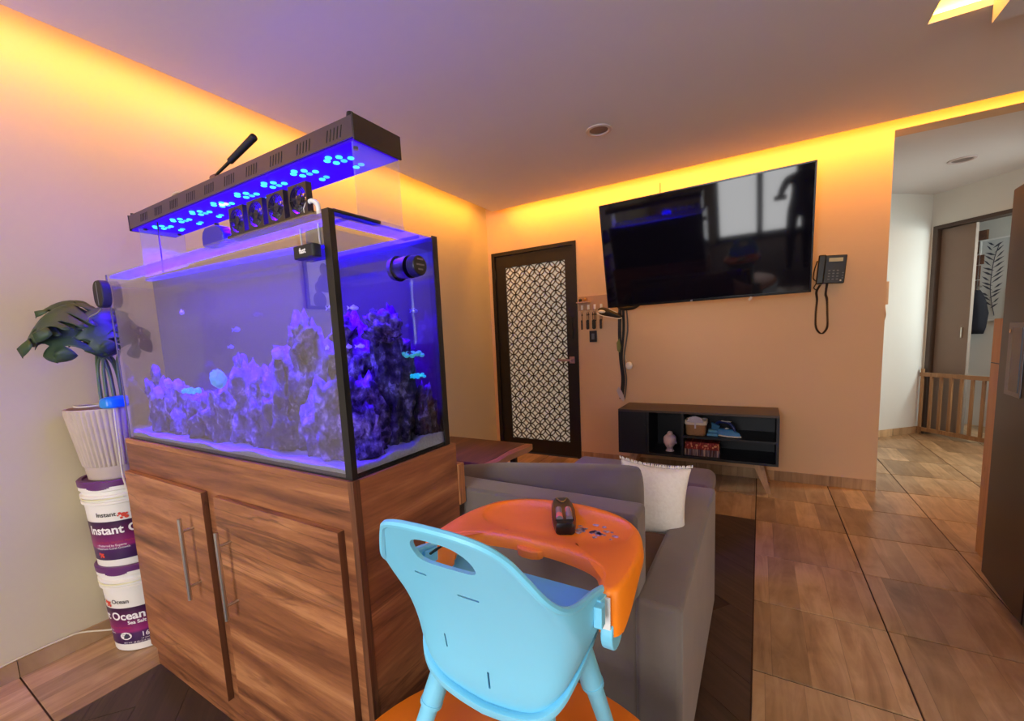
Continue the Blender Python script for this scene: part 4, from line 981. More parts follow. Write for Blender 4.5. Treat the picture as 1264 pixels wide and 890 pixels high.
# legs with collars
for sx, top, foot in ((-1, (-.128, .600, .628), (-.190, .53, TZ)), (1, (.078, .600, .605), (.120, .50, TZ)), (1, (.108, .69, .680), (.138, .785, TZ)), (-1, (-.128, .69, .680), (-.160, .785, TZ))):
    t_ = Vector(top) + off; f_ = Vector(foot) + off; d_ = (f_ - t_)
    bm = BM(); cyl(bm, t_, t_ + d_ * .42, .0215, .0215, 20); cyl(bm, t_ + d_ * .40, t_ + d_ * .43, .0225, .0225, 20); cyl(bm, t_ + d_ * .41, f_ + Vector((0, 0, .003)), .0175, .0155, 20); part('leg', bm, M_teal, hc, smooth=True)
# hub discs at the arm ends
for sx in (-1, 1):
    bm = BM(); cyl(bm, off + Vector((sx * .176, .655, .750)), off + Vector((sx * .196, .655, .750)), .034, n=32); part('arm_hub', bm, M_teal, hc, smooth=True, bevel=.003)
    bm = BM(); xplate(bm, [(.60, .795), (.67, .79), (.675, .815), (.60, .828)], HCX + sx * .170, HCX + sx * .186); box(bm, HCX + sx * .178, HCX + sx * .192, .585, .603, .79, .825); part('arm_bracket', bm, M_teal, hc, bevel=.002)
    bm = BM(); box(bm, HCX + sx * .172 - (.006 if sx > 0 else 0), HCX + sx * .172 + (.006 if sx < 0 else 0), .612, .66, .816, .8195); part('bracket_slot', bm, M_black, hc)
# tray
half = [(0, .722), (.06, .719), (.115, .708), (.148, .692), (.163, .668), (.170, .638), (.184, .628), (.200, .636), (.208, .67), (.210, .72), (.208, .77), (.197, .825), (.172, .88), (.130, .918), (.08, .938), (.035, .946), (0, .947)]
hp_ = [Vector((x, y, 0)) for x, y in half]
H2 = catmull(hp_, 4)
loop = [Vector((p.x, p.y)) for p in H2] + [Vector((-p.x, p.y)) for p in H2[-2:0:-1]]
cen = Vector((0, .80))
def inset(dist):
    out = []; n0 = len(loop)
    for i, p in enumerate(loop):
        a, b = loop[i - 1], loop[(i + 1) % n0]; t_ = (b - a).normalized(); nn = Vector((-t_.y, t_.x))
        if i == 0: nn = Vector((0, 1))
        out.append(p + nn * dist)
    return out
c0 = Vector((0, .836)); an = []
for p in loop:
    a = math.atan2(p.y - c0.y, p.x - c0.x) + PI / 2
    a = (a + PI) % (2 * PI) - PI if p is not loop[0] else 0.0
    an.append(a)
nL = len(loop); an = [a if i <= nL // 2 or a > 0 else a + 2 * PI for i, a in enumerate(an)]; an[0] = 0.0
for i in range(1, nL): an[i] = max(an[i], an[i - 1] + .004)
recess = []                                         # rounded oval well
for a in an:
    t_ = a - PI / 2; c_, s_ = math.cos(t_), math.sin(t_)
    k = (abs(c_ / .172) ** 2.6 + abs(s_ / .084) ** 2.6) ** (-1 / 2.6); recess.append(c0 + Vector((c_, s_)) * k)
ZTY = .83
def skirtz(p): return .806 - .055 * max(0, min(1, (.75 - p.y) / .10)) ** 1.2 * (1 if abs(p.x) > .158 else 0)
ringdefs = [(inset(.006), None), (inset(-.003), -.02), (inset(0), -.004), (inset(.005), 0.0), (inset(.012), .0005)]
bm = BM(); RW = []
RW.append([Vector((p.x + HCX, p.y, skirtz(p) + .002)) for p in inset(.004)])
RW.append([Vector((p.x + HCX, p.y, skirtz(q))) for p, q in zip(inset(-.002), loop)])
RW.append([Vector((p.x + HCX, p.y, ZTY - .006)) for p in loop])
RW.append([Vector((p.x + HCX, p.y, ZTY)) for p in inset(.005)])
RW.append([Vector((p.x + HCX, p.y, ZTY)) for p in inset(.011)])
RW.append([Vector((p.x * 1.02 + HCX, .836 + (p.y - .836) * 1.035, ZTY - .0003)) for p in recess])
RW.append([Vector((p.x + HCX, p.y, ZTY - .003)) for p in recess])
RW.append([Vector((p.x * .955 + HCX, .836 + (p.y - .836) * .91, ZTY - .010)) for p in recess])
RW.append([Vector((p.x * .5 + HCX, .836 + (p.y - .836) * .5, ZTY - .0105)) for p in recess])
RW.append([Vector((p.x * .04 + HCX, .836 + (p.y - .836) * .04, ZTY - .0105)) for p in recess])
rows_mesh(bm, RW, True, False, True)
part('tray', bm, M_orange, hc, smooth=60)
bm = BM(); plate(bm, [(HCX - .03 + .0, .722), (HCX + .03, .722), (HCX + .024, .712), (HCX + .01, .706), (HCX - .01, .706), (HCX - .024, .712)], ZTY - .03, ZTY - .012); part('tray_tab', bm, M_orange, hc, bevel=.003)
for sx in (-1, 1):
    bm = BM(); box(bm, HCX + sx * .180 - .0022, HCX + sx * .180 + .0022, .622, .69, .785, ZTY - .009); box(bm, HCX + sx * .188 - .009, HCX + sx * .188 + .006, .619, .6225, .768, ZTY - .008); part('tray_insert', bm, M_white, hc)
# worn sticker print on the tray
bm = BM(); random.seed(9)
for k in range(26):
    a = random.uniform(0, 6.28); q = random.random() ** .7
    x = -.297 + .050 * q * math.cos(a) ; y = .834 + .036 * q * math.sin(a); r_ = random.uniform(.0035, .0085)
    put_text(bm, ([(r_ * random.uniform(.6, 1.2) * math.cos(2 * PI * i / 7), r_ * random.uniform(.5, 1.1) * math.sin(2 * PI * i / 7)) for i in range(7)], [tuple(range(7))]), lambda u, w: Vector((x + u, y + w, ZTY - .0098)))
n = NT('sticker_lilac'); v = n.coord(); f_ = n.noise(v, 160, 2); n.pbr(n.ramp(f_, [(.4, srgb(120, 104, 150)), (.55, srgb(206, 176, 196))]), .5)
part('sticker_scraps', bm, n.m, hc)
# remote with its battery lid off
rm = thing('remote_control', 'black remote lying face down on the orange tray, two batteries showing', 'remote', (-.383, .876, ZTY - .010), R(-64))
bm = BM(); L_ = .088
secs = [(-L_, .014, .018), (-L_ * .96, .020, .024), (-L_ * .55, .0255, .028), (0, .0265, .027), (L_ * .5, .0235, .023), (L_ * .9, .019, .017), (L_, .013, .012)]
rws = []
for x, w, h in secs: rws.append([Vector((-x, y * w, z * h)) for y, z in ((-1, .15), (-.86, 0), (.86, 0), (1, .15), (1, .72), (.8, 1), (-.8, 1), (-1, .72))])
rows_mesh(bm, rws); obj('remote_body', bm, plain('remote_black', srgb(20, 14, 16), .28), rm, smooth=40)
bm = BM(); prism(bm, rrect(.014, .072, -.0205, .0205, .005), lambda x, y: Vector((x, y, .022)), lambda x, y: Vector((x, y, .0262))); obj('battery_bay', bm, plain('bay_dark', srgb(30, 26, 40), .5), rm)
for s_, m1, m2 in ((-1, 'a', 'b'), (1, 'b', 'a')):
    bm = BM(); y = s_ * .0105; cyl(bm, (.018, y, .0275), (.068, y, .0265), .0072, n=14); bt = obj('battery', bm, plain('battery_steel', srgb(150, 146, 160), .35, .5), rm, smooth=True)
    bm = BM(); q = (.048, .0675) if s_ < 0 else (.0185, .038); cyl(bm, (q[0], y, .0273), (q[1], y, .0268), .0074, n=14); obj('battery_band', bm, plain('battery_coral', srgb(236, 128, 116), .4), bt, smooth=True)
bm = BM(); tube(bm, [(-.072, -.013, .0195), (-.05, -.010, .0245), (-.030, -.004, .0275), (-.026, 0, .028), (-.030, .004, .0275), (-.05, .010, .0245), (-.072, .013, .0195)], .0013, 6, 3); obj('gold_trim', bm, plain('gold_trim', srgb(190, 150, 70), .35, .6), rm, smooth=True)

# ------------------------------------------------------------------ sofa, pillow, ottoman, low table
n = NT('sofa_velvet'); v = n.coord(); f_ = n.noise(v, 6, 4, .5); k_ = n.noise(v, 240, 2)
n.pbr(n.mix(f_, srgb(88, 78, 72), srgb(116, 103, 94)), .85, normal=n.bump(k_, .12, .002), sheen=.35); M_sofa = n.m
n = NT('cushion_velvet'); v = n.coord(); f_ = n.noise(v, 5, 4, .6); k_ = n.noise(v, 240, 2)
n.pbr(n.mix(f_, srgb(76, 67, 68), srgb(102, 91, 90)), .85, normal=n.bump(k_, .12, .002), sheen=.35); M_cush = n.m
sf = thing('sofa', 'grey brown velvet sofa with its back to the high chair', 'sofa', (-.95, 1.5, 0))
SX0, SX1 = -1.90, -.150
bm = BM(); box(bm, SX0 + .113, SX1 - .113, 1.14, 1.90, .06, .30); part('base', bm, M_sofa, sf, bevel=.012, seg=3)
bm = BM(); box(bm, SX0 + .107, SX1 - .107, 1.042, 1.146, .05, .778); part('back_frame', bm, M_sofa, sf, bevel=.014, seg=4)
for x0, x1 in ((SX1 - .115, SX1), (SX0, SX0 + .115)):
    bm = BM(); box(bm, x0, x1, 1.036, 1.955, .05, .562); part('arm', bm, M_sofa, sf, bevel=.016, seg=4)
for x0, x1 in ((-1.02, SX1 - .12), (SX0 + .12, -1.03)):
    bm = BM(); box(bm, x0, x1, 1.26, 1.93, .302, .46); part('seat_cushion', bm, M_sofa, sf, bevel=.035, seg=5)
def soft(x0, x1, y0, y1, z0, z1, lean, name, m, slump=.0):
    bm = BM(); nx, nz = 14, 8; grid = {}
    def pt(u, w, s):                     # u,w in -1..1
        e_ = max(0, 1 - abs(u) ** 6) ** .5 * max(0, 1 - abs(w) ** 4) ** .5
        rx = 1 - .05 * abs(w) ** 4; rz = 1 - .06 * abs(u) ** 5
        x = (x0 + x1) / 2 + (x1 - x0) / 2 * u * rx; z = (z0 + z1) / 2 + (z1 - z0) / 2 * w * rz
        y = (y0 + y1) / 2 + s * ((y1 - y0) / 2 * e_) + lean * w
        z += slump * u * (w + 1) / 2
        return Vector((x + .006 * noise.noise(Vector((u * 2, w * 2, 1))), y, z + .010 * noise.noise(Vector((u * 1.7, w * 1.3, 5)))))
    F = [[bm.verts.new(pt(-1 + 2 * i / nx, -1 + 2 * j / nz, -1)) for j in range(nz + 1)] for i in range(nx + 1)]
    Bk = [[bm.verts.new(pt(-1 + 2 * i / nx, -1 + 2 * j / nz, 1)) for j in range(nz + 1)] for i in range(nx + 1)]
    for i in range(nx):
        for j in range(nz):
            face(bm, [F[i][j], F[i + 1][j], F[i + 1][j + 1], F[i][j + 1]]); face(bm, [Bk[i][j], Bk[i][j + 1], Bk[i + 1][j + 1], Bk[i + 1][j]])
    bmesh.ops.remove_doubles(bm, verts=bm.verts, dist=.002)
    return bm
for x0, x1, zt_, sl_ in ((-.99, -.268, .828, .04), (-1.74, -1.0, .765, .02)):
    bm = soft(x0, x1, 1.148, 1.345, .475, zt_, .008, 'c', M_cush, sl_); part('back_cushion', bm, M_cush, sf, sub=1)
for x in (SX0 + .06, SX1 - .06):
    for y in (1.08, 1.9):
        bm = BM(); cyl(bm, (x, y, 0), (x, y, .052), .022, .026, 14); part('sofa_foot', bm, M_black, sf)
plw = thing('throw_pillow', 'cream throw pillow leaning in the corner of the sofa arm', 'pillow', (-.325, 1.485, .468))
bm = BM(); N_ = 12; P_ = []
def pill(u, w, s):
    t_ = (1 - u * u) * (1 - w * w); k_ = 1 - .10 * (1 - abs(u)) * abs(w) - .0
    x = .14 * u * (1 - .10 * (1 - u * u) * 0) * (1 - .17 * (1 - w * w) * abs(u)); z = .135 * w * (1 - .13 * (1 - u * u) * abs(w))
    return Vector((x, s * .055 * t_ ** .55, z))
F = [[bm.verts.new(pill(-1 + 2 * i / N_, -1 + 2 * j / N_, -1)) for j in range(N_ + 1)] for i in range(N_ + 1)]
Bk = [[bm.verts.new(pill(-1 + 2 * i / N_, -1 + 2 * j / N_, 1)) for j in range(N_ + 1)] for i in range(N_ + 1)]
for i in range(N_):
    for j in range(N_):
        face(bm, [F[i][j], F[i + 1][j], F[i + 1][j + 1], F[i][j + 1]]); face(bm, [Bk[i][j], Bk[i][j + 1], Bk[i + 1][j + 1], Bk[i + 1][j]])
bmesh.ops.remove_doubles(bm, verts=bm.verts, dist=.001)
n = NT('pillow_cream'); v = n.coord(); f_ = n.noise(v, 90, 3); n.pbr(n.mix(f_, srgb(226, 216, 206), srgb(246, 240, 232)), .9, normal=n.bump(f_, .35, .004), sheen=.3); M_pil = n.m
PM = Matrix.Rotation(R(34), 3, 'Z') @ Matrix.Rotation(R(-14), 3, 'X') @ Matrix.Rotation(R(11), 3, 'Y')
for v in bm.verts: v.co = PM @ v.co + Vector((.012, .02, .18))
obj('pillow_body', bm, M_pil, plw, sub=1)
bm = BM()
for k in range(40):
    u = -1 + 2 * (k + .5) / 40
    p = PM @ pill(u * .96, .955, 0) + Vector((.012, .02, .18)); d_ = PM @ Vector((random.uniform(-.3, .3), random.uniform(-.4, .4), 1)).normalized()
    cyl(bm, p, p + d_ * .010, .0035, .0015, 5)
obj('fringe', bm, M_pil, plw, kind='stuff')
ot = thing('ottoman', 'dark mauve velvet ottoman between the sofa and the tv console', 'ottoman', (-.63, 2.58, 0))
n = NT('ottoman_velvet'); v = n.coord(); f_ = n.noise(v, 5, 4, .6); n.pbr(n.mix(f_, srgb(84, 70, 78), srgb(106, 90, 96)), .85, sheen=.35); M_ott = n.m
bm = BM(); box(bm, -1.06, -.215, 2.42, 2.78, .045, .27); part('ottoman_base', bm, M_ott, ot, bevel=.03, seg=4)
bm = BM(); box(bm, -1.065, -.21, 2.415, 2.785, .272, .40); part('ottoman_cushion', bm, M_ott, ot, bevel=.05, seg=6)
for x in (-1.0, -.28):
    for y in (2.48, 2.72):
        bm = BM(); cyl(bm, (x, y, 0), (x, y, .05), .02, .024, 12); part('ottoman_foot', bm, M_black, ot)
ct = thing('coffee_table', 'low walnut table with a paler live edge, behind the aquarium cabinet', 'table', (-1.85, 2.53, 0))
bm = BM(); plate(bm, [(-2.25, 2.24), (-1.55, 2.25), (-1.535, 2.4), (-1.55, 2.6), (-1.53, 2.83), (-2.25, 2.83)], .385, .425); part('slab_top', bm, M_coffee, ct, bevel=.003)
bm = BM(); plate(bm, [(-1.549, 2.25), (-1.495, 2.255), (-1.475, 2.35), (-1.49, 2.5), (-1.478, 2.62), (-1.462, 2.75), (-1.475, 2.84), (-1.529, 2.83), (-1.549, 2.6), (-1.534, 2.4)], .38, .424); part('live_edge', bm, wood('live_edge_wood', [(0.28, srgb(120, 76, 44)), (0.5, srgb(168, 112, 68)), (0.72, srgb(190, 138, 92))], 'y', 1, .5, across=12), ct, bevel=.004)
for x in (-2.18, -1.60):
    bm = BM()
    box(bm, x - .02, x + .02, 2.30, 2.34, 0, .384); box(bm, x - .02, x + .02, 2.74, 2.78, 0, .384); box(bm, x - .02, x + .02, 2.34, 2.74, .344, .384); part('trestle_leg', bm, M_black, ct)

# ------------------------------------------------------------------ television on its tilting bracket
tv = bpy.data.objects.new('television', None); COL.objects.link(tv); tag(tv, 'large black wall television tilted down over the console', 'television')
tv.location = (-.43, 3.65, 1.861); tv.rotation_euler = (Matrix.Rotation(R(-1.5), 3, 'Z') @ Matrix.Rotation(R(12.5), 3, 'X')).to_euler()
W_, H_ = 1.451, .841
n = NT('tv_screen'); v = n.coord(); f_ = n.noise(v, 3, 2); n.pbr(n.mix(f_, (.004, .004, .008, 1), (.006, .005, .012, 1)), 0.05, spec=.4); M_scr = n.m
bm = BM(); box(bm, -W_ / 2 + .011, W_ / 2 - .011, .0, .004, -H_ / 2 + .018, H_ / 2 - .011); obj('screen', bm, M_scr, tv)
bm = BM()
for x0, x1, z0, z1 in ((-W_ / 2, -W_ / 2 + .011, -H_ / 2, H_ / 2), (W_ / 2 - .011, W_ / 2, -H_ / 2, H_ / 2), (-W_ / 2 + .011, W_ / 2 - .011, H_ / 2 - .011, H_ / 2), (-W_ / 2 + .011, W_ / 2 - .011, -H_ / 2, -H_ / 2 + .018)): box(bm, x0, x1, -.004, .014, z0, z1)
obj('bezel', bm, plain('bezel_black', srgb(16, 16, 18), .25), tv, bevel=.0015)
bm = BM(); box(bm, -W_ / 2 + .006, W_ / 2 - .006, .0142, .032, -H_ / 2 + .006, H_ / 2 - .006); box(bm, -.5, .5, .032, .062, -H_ / 2 + .06, .12); obj('rear_case', bm, M_black, tv, bevel=.006)
bm = BM(); box(bm, W_ * .17 - .30, W_ * .17 - .285, -.0062, -.004, -H_ / 2 + .003, -H_ / 2 + .014); obj('badge', bm, plain('badge_grey', srgb(150, 150, 155), .3, .5), tv)
bm = BM(); box(bm, .36, .376, -.0055, -.001, -H_ / 2 - .03, -H_ / 2 + .0, Matrix.Translation((.368, 0, -H_ / 2)) @ Matrix.Rotation(R(38), 4, 'Y') @ Matrix.Translation((-.368, 0, H_ / 2))); obj('pull_tab', bm, plain('tab_cream', srgb(236, 216, 190), .5), tv)
bm = BM(); box(bm, -.12, .12, .063, .07, -.25, .2); obj('bracket_plate', bm, M_black, tv)
bk = thing('tv_bracket', 'black bracket holding the television off the wall', 'bracket', (-.43, WY, 1.8))
bm = BM(); box(bm, -.63, -.23, WY - .02, WY - .0005, 1.72, 1.95); part('wall_plate', bm, M_black, bk)
bm = BM(); tube(bm, [(-.43, WY - .02, 1.86), (-.38, WY - .1, 1.86), (-.43, 3.735, 1.86)], .02, 8, 1); part('arm', bm, M_black, bk)
bm = BM(); tube(bm, [(-.745, WY - .006, 2.10), (-.745, WY - .005, 2.3), (-.744, WY - .005, 2.46)], .0025, 6); o = obj('tv_cable', bm, plain('cable_tan', srgb(150, 100, 50), .6), smooth=True); tag(o, 'thin painted cable running up the wall above the television', 'cable')

# ------------------------------------------------------------------ wall telephone
ph = thing('wall_telephone', 'black wall telephone with coiled cord beside the television', 'telephone', (.435, WY, 1.60))
PM_ = Matrix.Translation((.43, WY, 1.61)) @ Matrix.Rotation(R(4), 4, 'Y')
def pbox(*a, **k):
    bm = BM(); box(bm, *a, M=PM_); return bm
part('base', pbox(-.062, .078, -.040, -.0005, -.098, .098), plain('phone_black', srgb(24, 24, 26), .4), ph, bevel=.006)
part('handset', pbox(-.088, -.042, -.068, -.041, -.105, .100), plain('handset_black', srgb(18, 18, 20), .35), ph, bevel=.010, seg=3)
part('display', pbox(-.024, .056, -.0425, -.0402, .052, .078), plain('display_grey', srgb(196, 190, 150), .4), ph)
M_key = plain('phone_keys', srgb(120, 116, 112), .5)
for r_ in range(4):
    for c_ in range(3): part('key', pbox(-.020 + c_ * .024, -.008 + c_ * .024, -.043, -.0402, -.014 - r_ * .020, -.006 - r_ * .020), M_key, ph)
for r_ in range(3): part('side_key', pbox(.060, .068, -.043, -.0402, -.03 - r_ * .018, -.024 - r_ * .018), M_key, ph)
bm = BM(); ball(bm, PM_ @ Vector((.055, -.042, -.080)), .006, 10, 6); part('round_key', bm, M_white, ph)
path = catmull([(.362, WY - .05, 1.505), (.345, WY - .03, 1.46), (.350, WY - .03, 1.40), (.345, WY - .03, 1.30), (.350, WY - .03, 1.20), (.385, WY - .03, 1.155), (.415, WY - .03, 1.20), (.413, WY - .03, 1.30), (.408, WY - .03, 1.40), (.40, WY - .03, 1.44), (.405, WY - .03, 1.51)], 14)
coil = []
for i, p in enumerate(path):
    for q in range(4):
        a = (i * 4 + q) * 1.25; nx = path[min(i + 1, len(path) - 1)]; pp = p.lerp(nx, q / 4); coil.append(pp + Vector((.0062 * math.cos(a), .0062 * math.sin(a), 0)))
bm = BM(); tube(bm, coil, .0026, 5, 1); part('coiled_cord', bm, plain('cord_black', srgb(34, 24, 22), .5), ph, smooth=True)
bm = BM(); tube(bm, [(.345, WY - .02, 1.68), (.330, WY - .012, 1.62), (.325, WY - .01, 1.56), (.345, WY - .012, 1.53), (.33, WY - .012, 1.49), (.352, WY - .012, 1.47)], .004, 6); part('line_cord', bm, M_black, ph, smooth=True)

# ------------------------------------------------------------------ tv console and what stands in it
KX0, KX1, KY0, KY1, KZ0, KZ1 = -1.022, .130, 3.56, 3.925, .218, .592
co = thing('tv_console', 'black open-shelf tv console on splayed oak legs under the television', 'console', (-.45, 3.74, 0))
M_con = plain('console_black', srgb(26, 27, 36), .45, var=.1, scale=5); M_contop = plain('console_top', srgb(74, 60, 54), .45, var=.1, scale=5)
t_ = .018
bm = BM(); box(bm, KX0, KX1, KY0, KY1, KZ1 - t_, KZ1); part('top', bm, M_contop, co, bevel=.0015)
bm = BM(); box(bm, KX0, KX1, KY0, KY1, KZ0, KZ0 + t_); part('bottom', bm, M_con, co, bevel=.0015)
for x in (KX0, KX1 - t_, -.525, -.79):
    bm = BM(); box(bm, x, x + t_, KY0 + (0 if x in (KX0, KX1 - t_) else .004), KY1 - .01, KZ0 + t_, KZ1 - t_); part('upright', bm, M_con, co)
bm = BM(); box(bm, KX0 + t_, KX1 - t_, KY1 - .0095, KY1, KZ0 + t_, KZ1 - t_); part('back', bm, M_con, co)
bm = BM(); box(bm, -.525 + t_, KX1 - t_, KY0 + .006, KY1 - .01, .382, .398); part('shelf', bm, M_con, co)
bm = BM(); box(bm, KX0 + t_ + .001, -.792, KY0 + .001, KY0 + .016, KZ0 + t_ + .001, KZ1 - t_ - .001); part('door', bm, M_con, co)
bm = BM(); cyl(bm, (-.805, KY0 + .001, .46), (-.805, KY0 - .006, .46), .006, n=10); part('door_knob', bm, M_black, co)
for x, sx in ((-.90, -1), (.0, 1)):
    for y, sy in ((KY0 + .07, -1), (KY1 - .07, 1)):
        bm = BM(); a0 = Vector((x, y, KZ0)); a1 = Vector((x + sx * .075, y + sy * .035, 0))
        rows_mesh(bm, [[a0 + Vector((-.035, -.012, 0)), a0 + Vector((.035, -.012, 0)), a0 + Vector((.035, .012, 0)), a0 + Vector((-.035, .012, 0))], [a1 + Vector((-.014, -.010, 0)), a1 + Vector((.014, -.010, 0)), a1 + Vector((.014, .010, 0)), a1 + Vector((-.014, .010, 0))]])
        part('leg', bm, M_oak, co)
ZK = KZ0 + t_; ZS = .398
# buddha head
bh = thing('buddha_head', 'pale pink stone head ornament with a topknot inside the console', 'ornament', (-.625, 3.66, ZK))
M_st = plain('pale_stone', srgb(226, 200, 208), .5, var=.08, scale=30)
bm = BM(); o0 = Vector((-.625, 3.66, ZK))
sec = [(.002, .038, .034, 0), (.010, .034, .032, 0), (.020, .024, .026, 0), (.032, .022, .026, -.002), (.040, .025, .036, -.010), (.050, .032, .043, -.009), (.066, .042, .050, -.005), (.086, .049, .053, -.002), (.100, .052, .055, .002), (.118, .051, .053, .004), (.130, .044, .046, .005), (.140, .030, .032, .006), (.146, .023, .025, .006), (.158, .023, .025, .006), (.172, .012, .012, .006)]
rws = []
for z, w, d_, yo in sec:
    ring = []
    for i in range(28):
        a = 2 * PI * i / 28; x = w * math.cos(a); y = d_ * math.sin(a) + yo
        front = max(0, -math.sin(a)) ** 8
        if .058 < z < .11: y -= .007 * front * (1 if .062 < z < .092 else .3)
        if z > .105: k_ = 1 + .035 * math.sin(a * 9) * math.cos(z * 420); x *= k_; y *= k_
        ring.append(o0 + Vector((x, y, z)))
    rws.append(ring)
rows_mesh(bm, rws); part('head', bm, M_st, bh, sub=1)
for s in (-1, 1):
    bm = BM(); ball(bm, o0 + Vector((s * .0475, .002, .080)), (.004, .009, .017), 10, 8); part('ear', bm, M_st, bh, smooth='all')
    bm = BM(); ball(bm, o0 + Vector((s * .018, -.050, .088)), (.011, .005, .0035), 10, 6); part('eyelid', bm, M_st, bh, smooth='all')
bm = BM(); ball(bm, o0 + Vector((0, -.050, .054)), (.012, .006, .004), 10, 6); part('lips', bm, M_st, bh, smooth='all')
bm = BM(); tube(bm, [o0 + Vector((0, -.050, .094)), o0 + Vector((0, -.060, .074)), o0 + Vector((0, -.054, .068))], .005, 8, taper=.008); part('nose', bm, M_st, bh, smooth='all')
# basket
bs = thing('wicker_basket', 'tan basket with a white lining and bow on the console shelf', 'basket', (-.425, 3.66, ZS))
n = NT('wicker'); v = n.coord((1, 1, 2.4)); f_ = n.noise(v, 90, 3); n.pbr(n.mix(f_, srgb(132, 94, 60), srgb(178, 134, 92)), .7, normal=n.bump(f_, .5, .003)); M_wick = n.m
def rr_ring(w, d_, z, r=.025): return [Vector((x - .425, y + 3.66, ZS + z)) for x, y in rrect(-w, w, -d_, d_, r)]
bm = BM(); rows_mesh(bm, [rr_ring(.066, .055, 0), rr_ring(.072, .06, .01), rr_ring(.076, .064, .10), rr_ring(.072, .06, .10), rr_ring(.068, .056, .02)]); part('basket_body', bm, M_wick, bs)
bm = BM(); rows_mesh(bm, [rr_ring(.078, .066, .086), rr_ring(.082, .07, .092), rr_ring(.081, .069, .118), rr_ring(.074, .062, .122), rr_ring(.072, .06, .105)], cap0=False, cap1=False); part('cloth_lining', bm, plain('lining_cream', srgb(232, 218, 200), .8), bs)
M_tulle = plain('tulle', srgb(206, 200, 216), .8)
bm = BM()
for k in range(9):
    a = R(-75 + 150 * k / 8); c_ = Vector((-.425, 3.588, ZS + .105)); e_ = c_ + Vector((.060 * math.sin(a), -.006, .052 * math.cos(a) - .0)); side = Vector((.010 * math.cos(a), 0, -.010 * math.sin(a)))
    vs = [bm.verts.new(q) for q in (c_, e_ - side, e_ + Vector((0, -.006, .003)), e_ + side)]; face(bm, vs)
ball(bm, (-.425, 3.586, ZS + .104), (.008, .006, .008), 8, 6); box(bm, -.431, -.419, 3.587, 3.5885, ZS + .06, ZS + .1)
part('bow', bm, M_tulle, bs)
# iron
ir = thing('steam_iron', 'blue and white steam iron lying on the console shelf', 'iron', (-.20, 3.66, ZS), R(-24))
sole = [(-.10, -.042), (-.06, -.050), (.02, -.046), (.075, -.024), (.10, 0), (.075, .024), (.02, .046), (-.06, .050), (-.10, .042)]
bm = BM(); plate(bm, sole, .004, .012); obj('soleplate', bm, M_white, ir)
bm = BM(); rows_mesh(bm, [[Vector((x * .96, y * .92, .0125)) for x, y in sole], [Vector((x * .9 - .004, y * .8, .035)) for x, y in sole], [Vector((x * .62 - .02, y * .5, .055)) for x, y in sole]]); obj('iron_body', bm, plain('iron_blue', srgb(60, 130, 190), .35), ir, bevel=.002)
bm = BM(); tube(bm, [(-.085, 0, .04), (-.09, 0, .085), (-.06, 0, .105), (.0, 0, .105), (.04, 0, .075), (.05, 0, .045)], .011, 10); obj('handle', bm, plain('iron_navy', srgb(30, 46, 110), .35), ir, smooth=True)
bm = BM(); box(bm, -.05, .02, -.012, .012, .1135, .1175); obj('handle_strip', bm, M_white, ir)
bm = BM(); ball(bm, (-.01, 0, .058), (.014, .014, .008), 12, 6); obj('dial', bm, M_white, ir)
bc = thing('folded_cloth', 'light blue folded cloth between the basket and the iron', 'cloth', (-.302, 3.66, ZS))
bm = BM(); box(bm, -.345, -.265, 3.61, 3.70, ZS + .0005, ZS + .022); box(bm, -.34, -.27, 3.635, 3.70, ZS + .0225, ZS + .045); part('cloth_fold', bm, plain('cloth_blue', srgb(92, 160, 206), .85, bump=.3), bc, bevel=.008, seg=3)
bm = BM(); rows_mesh(bm, [[Vector((-.315 + q * .02, 3.655, ZS + .045)), Vector((-.27 + q * .02, 3.655, ZS + .045)), Vector((-.27 + q * .02, 3.69, ZS + .045)), Vector((-.315 + q * .02, 3.69, ZS + .045))] if q == 0 else [Vector((-.318, 3.665, ZS + .10)), Vector((-.255, 3.66, ZS + .075)), Vector((-.255, 3.685, ZS + .075)), Vector((-.318, 3.69, ZS + .10))] for q in (0, 1)]); part('cloth_flap', bm, plain('cloth_blue_dark', srgb(52, 112, 160), .85), bc, bevel=.006, seg=3)
# two decorated boxes like books
def bookbox(z, w, h, m, label, x0=-.505):
    t = thing('book', label, 'book', (x0 + w / 2, 3.66, z), 0)
    bm = BM(); box(bm, x0, x0 + w, 3.60, 3.605, z, z + h); box(bm, x0, x0 + w, 3.605, 3.74, z, z + .005); box(bm, x0, x0 + w, 3.605, 3.74, z + h - .005, z + h); part('cover', bm, m, t, bevel=.0015)
    bm = BM(); box(bm, x0 + .006, x0 + w - .006, 3.606, 3.735, z + .0055, z + h - .0055); part('pages', bm, plain('pages_cream', srgb(206, 190, 166), .8), t)
    return t
n = NT('book_red'); v = n.coord((60, 1, 30)); f_ = n.noise(v, 1.2, 2); n.pbr(n.ramp(f_, [(.45, srgb(120, 22, 22)), (.58, srgb(168, 50, 40)), (.66, srgb(220, 150, 110))]), .5); m_r = n.m
n = NT('book_striped'); v = n.coord((70, 1, 4)); f_ = n.noise(v, 1.1, 1); n.pbr(n.ramp(f_, [(.4, srgb(70, 30, 30)), (.52, srgb(96, 86, 110)), (.62, srgb(190, 160, 140))]), .5); m_s = n.m
b1 = bookbox(ZK, .252, .052, m_s, 'thick striped book at the bottom of the console stack')
b2 = bookbox(ZK + .0525, .243, .056, m_r, 'dark red patterned book on top of the striped one', -.50)
bm = BM()
for k, (a, b) in enumerate(((.05, .012), (.085, .02), (.13, .008), (.15, .03), (.20, .012), (.218, .02))):
    ball(bm, (-.50 + a, 3.5995, ZK + .078 + (.008 if k % 2 else -.004)), (b * .5, .0006, .008), 8, 6)
bmesh.ops.translate(bm, verts=bm.verts, vec=-b2.location); obj('spine_print', bm, plain('spine_gold', srgb(214, 160, 110), .4), b2)

